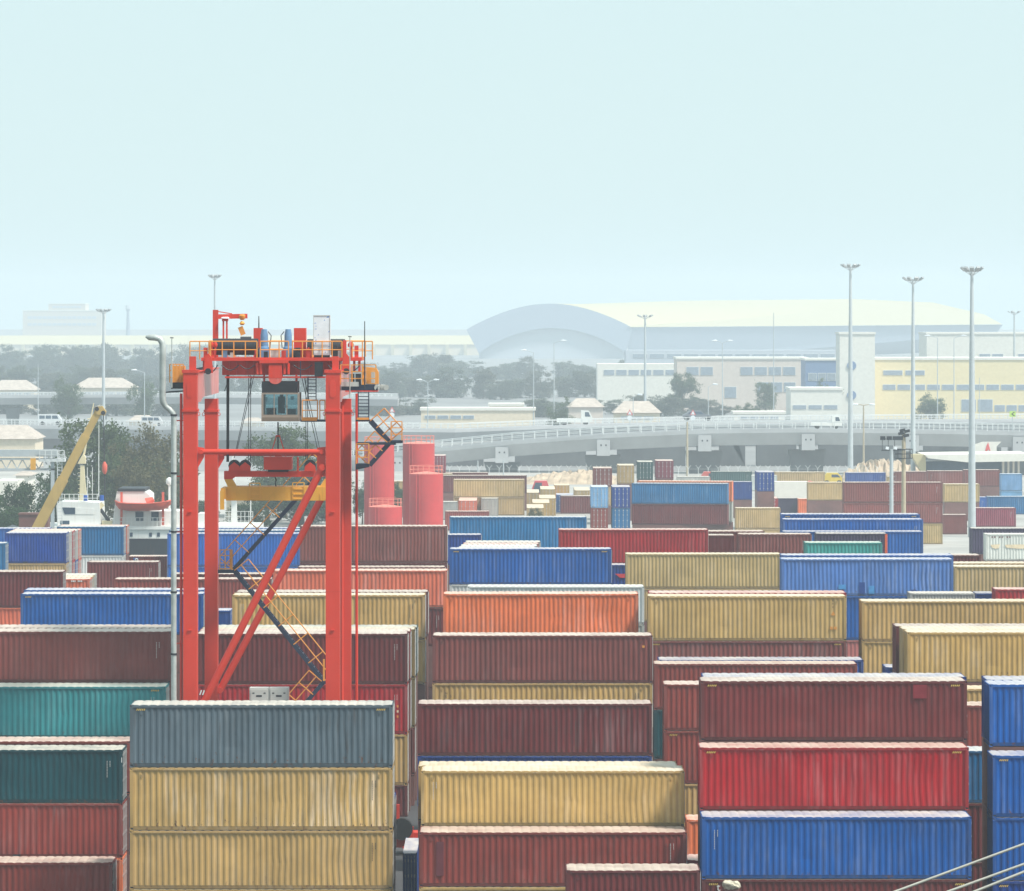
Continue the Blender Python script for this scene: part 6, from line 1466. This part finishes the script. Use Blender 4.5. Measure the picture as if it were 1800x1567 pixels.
# ------------------------------------------------------------------ prints, plates and emblems on the boxes
def local_of(root):
    return Matrix.LocRotScale(root.location, root.rotation_euler, root.scale)
def decal(label, name, mb, m):
    root = BYLABEL[label]; o = mb.build(name, m); o.parent = root; o.matrix_parent_inverse = local_of(root).inverted(); return o
def dface(label): return BYLABEL[label].location.y - CW/2 * BYLABEL[label].scale.y
def rect(label, name, x0, x1, y0, y1, m, t=.004):
    D = dface(label); s = D
    return decal(label, name, MB().box(X(x0, D), X(x1, D), D + .002 - t, D + .008, Z(y1, D), Z(y0, D)), m)
def text(label, ch, px, py, size_px, m, name='letter', rot=0.0):
    D = dface(label); c = bpy.data.curves.new('letter', 'FONT'); c.body = ch; c.size = size_px*D/F/.72; c.extrude = .004; c.align_x = 'CENTER'
    o = bpy.data.objects.new('tmp', c); COL.objects.link(o); bpy.context.view_layer.update()
    me = bpy.data.meshes.new_from_object(o.evaluated_get(bpy.context.evaluated_depsgraph_get())); bpy.data.objects.remove(o)
    me.materials.clear(); me.materials.append(m)
    T = Matrix.Translation((X(px, D), D - .006, Z(py, D))) @ Matrix.Rotation(R(90), 4, 'X') @ Matrix.Rotation(rot, 4, 'Z')
    me.transform(T); root = BYLABEL[label]; q = inst(name, me, root); q.matrix_parent_inverse = local_of(root).inverted(); return q
PM = {k: mat('print_' + k, alb(*v), .6, .15, 3) for k, v in {'sky': (80, 160, 225), 'deep': (20, 70, 150), 'orange': (235, 160, 70), 'cream': (245, 225, 190), 'red': (225, 60, 70), 'maroonr': (135, 34, 46), 'dkbrick': (112, 48, 56), 'gblue': (40, 90, 170), 'orangered': (225, 95, 50)}.items()}
L1 = 'scuffed light blue container with patched paint'
for x0, x1, y0, y1, m in ((1510.5, 1520.5, 1024, 1044, 'deep'), (1602, 1611, 1037, 1044, 'deep'), (1376, 1384, 1040, 1044, 'deep'), (1527, 1537, 1030, 1044, 'sky'), (1474, 1487, 1028, 1036, 'sky')): rect(L1, 'repaint_patch', x0, x1, y0, y1, PM[m])
rect(L1, 'orange_plate', 1653, 1664, 1039.5, 1044, PM['orange'])
L1 = 'yellow container with small orange warning marks at right centre'
decal(L1, 'warning_triangle', MB().prism([(X(1460.5, 265.5), Z(1082, 265.5)), (X(1468.5, 265.5), Z(1082, 265.5)), (X(1464.5, 265.5), Z(1074.5, 265.5))], 265.494, 265.51), PM['orange'])
for x0 in (1459, 1466): rect(L1, 'orange_plate', x0, x0 + 5, 1102, 1107, PM['orange'])
for y0 in (1055, 1060, 1066): rect(L1, 'black_mark', 1463.5, 1464.6, y0, y0 + 3, M['blackmark'])
rect('deep maroon container on top of the bright red one', 'repaint_patch', 1605, 1629, 1204, 1228, PM['maroonr'])
rect('brick red container with pink roof under the cream roofed yellow one', 'repaint_patch', 767, 780, 1480, 1540, PM['dkbrick'])
rect('reddish brown container below the bright orange one', 'orange_plate', 1129, 1133, 1135, 1139, PM['orange'])
text('maroon container cut off at bottom under the big blue one', 't', 1263, 1566, 14, M['whitemark'])
L1 = 'yellow container under the reddish brown one at centre'
text(L1, 'N', 784.5, 1221, 4.2, M['blackmark']); text(L1, 'E', 784.5, 1227, 4.2, M['blackmark']); text(L1, 'S', 792.5, 1226, 4.2, M['blackmark'])
L1 = 'brick red container with blue and white emblem under the ship'
rect(L1, 'emblem_field', 234.5, 243, 981, 988, PM['gblue'], .004)
D = dface(L1)
decal(L1, 'emblem_arch', MB().tube([(X(240 + 2.2*math.cos(a), D), D - .01, Z(985 - 2.6*math.sin(a), D)) for a in [math.pi*k/8 for k in range(9)]], .05, 6), M['whitemark'])
L1 = 'blue container with red emblem between blue and tan ones'; D = dface(L1)
decal(L1, 'red_emblem', MB().prism([(X(1081, D), Z(1009, D)), (X(1110, D), Z(1009, D)), (X(1110, D), Z(1016, D)), (X(1090, D), Z(1016, D))], D - .006, D + .006), PM['red'])
L1 = 'whitish container with faded cream print at right edge'; D = dface(L1)
for x0, x1 in ((1741, 1758), (1766, 1815)):
    decal(L1, 'faded_print', MB().prism([(X(x0, D), Z(958, D)), (X(x1, D), Z(957, D)), (X(x1 - 2, D), Z(964, D)), (X((x0 + x1)/2, D), Z(965, D)), (X(x0 + 3, D), Z(963, D))], D - .006, D + .006), PM['cream'])
for k in range(8):
    if k not in (2, 5): rect(L1, 'faded_letter', 1743 + k*4.4, 1745.4 + k*4.4, 943.4, 945.6, PM['dkbrick'])
L1 = 'small salmon red container with white lettering beside the maroon one at left'
for k in range(7):
    if k != 3: rect(L1, 'white_letter', 125 + k*2.9, 127 + k*2.9, 1020.6, 1023.2, M['whitemark'])
for x0 in (1270, 1276, 1282): pass
rect('dark teal container at left edge on top of a brick red one', 'white_plate', 213.4, 214.6, 1332, 1341, M['whitemark'])
L1 = 'dark red container under the maroon one behind the crane legs'
for y0, m in ((1240, 'orange'), (1249, 'cream'), (1258, 'orange')): rect(L1, 'small_plate', 697.5, 700.5, y0, y0 + 4, PM[m])
for k in range(2):
    D = dface(L1); decal(L1, 'white_stripe', MB().prism([(X(350 + 5*k, D), Z(1222, D)), (X(352.4 + 5*k, D), Z(1222, D)), (X(355.4 + 5*k, D), Z(1213.5, D)), (X(353 + 5*k, D), Z(1213.5, D))], D - .006, D + .006), M['whitemark'])

rect('purple brown container with orange edge behind the green one', 'orange_post', 1555.5, 1560, 939.5, 985, PM['orangered'])
# ------------------------------------------------------------------ the air
hm = bpy.data.materials.new('haze'); hm.use_nodes = True; t = hm.node_tree; t.nodes.clear()
pv = t.nodes.new('ShaderNodeVolumePrincipled'); ho = t.nodes.new('ShaderNodeOutputMaterial')
pv.inputs['Color'].default_value = (.82, .92, 1.0, 1); pv.inputs['Density'].default_value = .00032; pv.inputs['Anisotropy'].default_value = 0.05
t.links.new(pv.outputs[0], ho.inputs['Volume'])
tag(MB().box(-1200, 1200, -60, 3800, -1, 62).build('haze', hm), 'pale blue haze filling the air over the port', 'haze', kind='stuff')
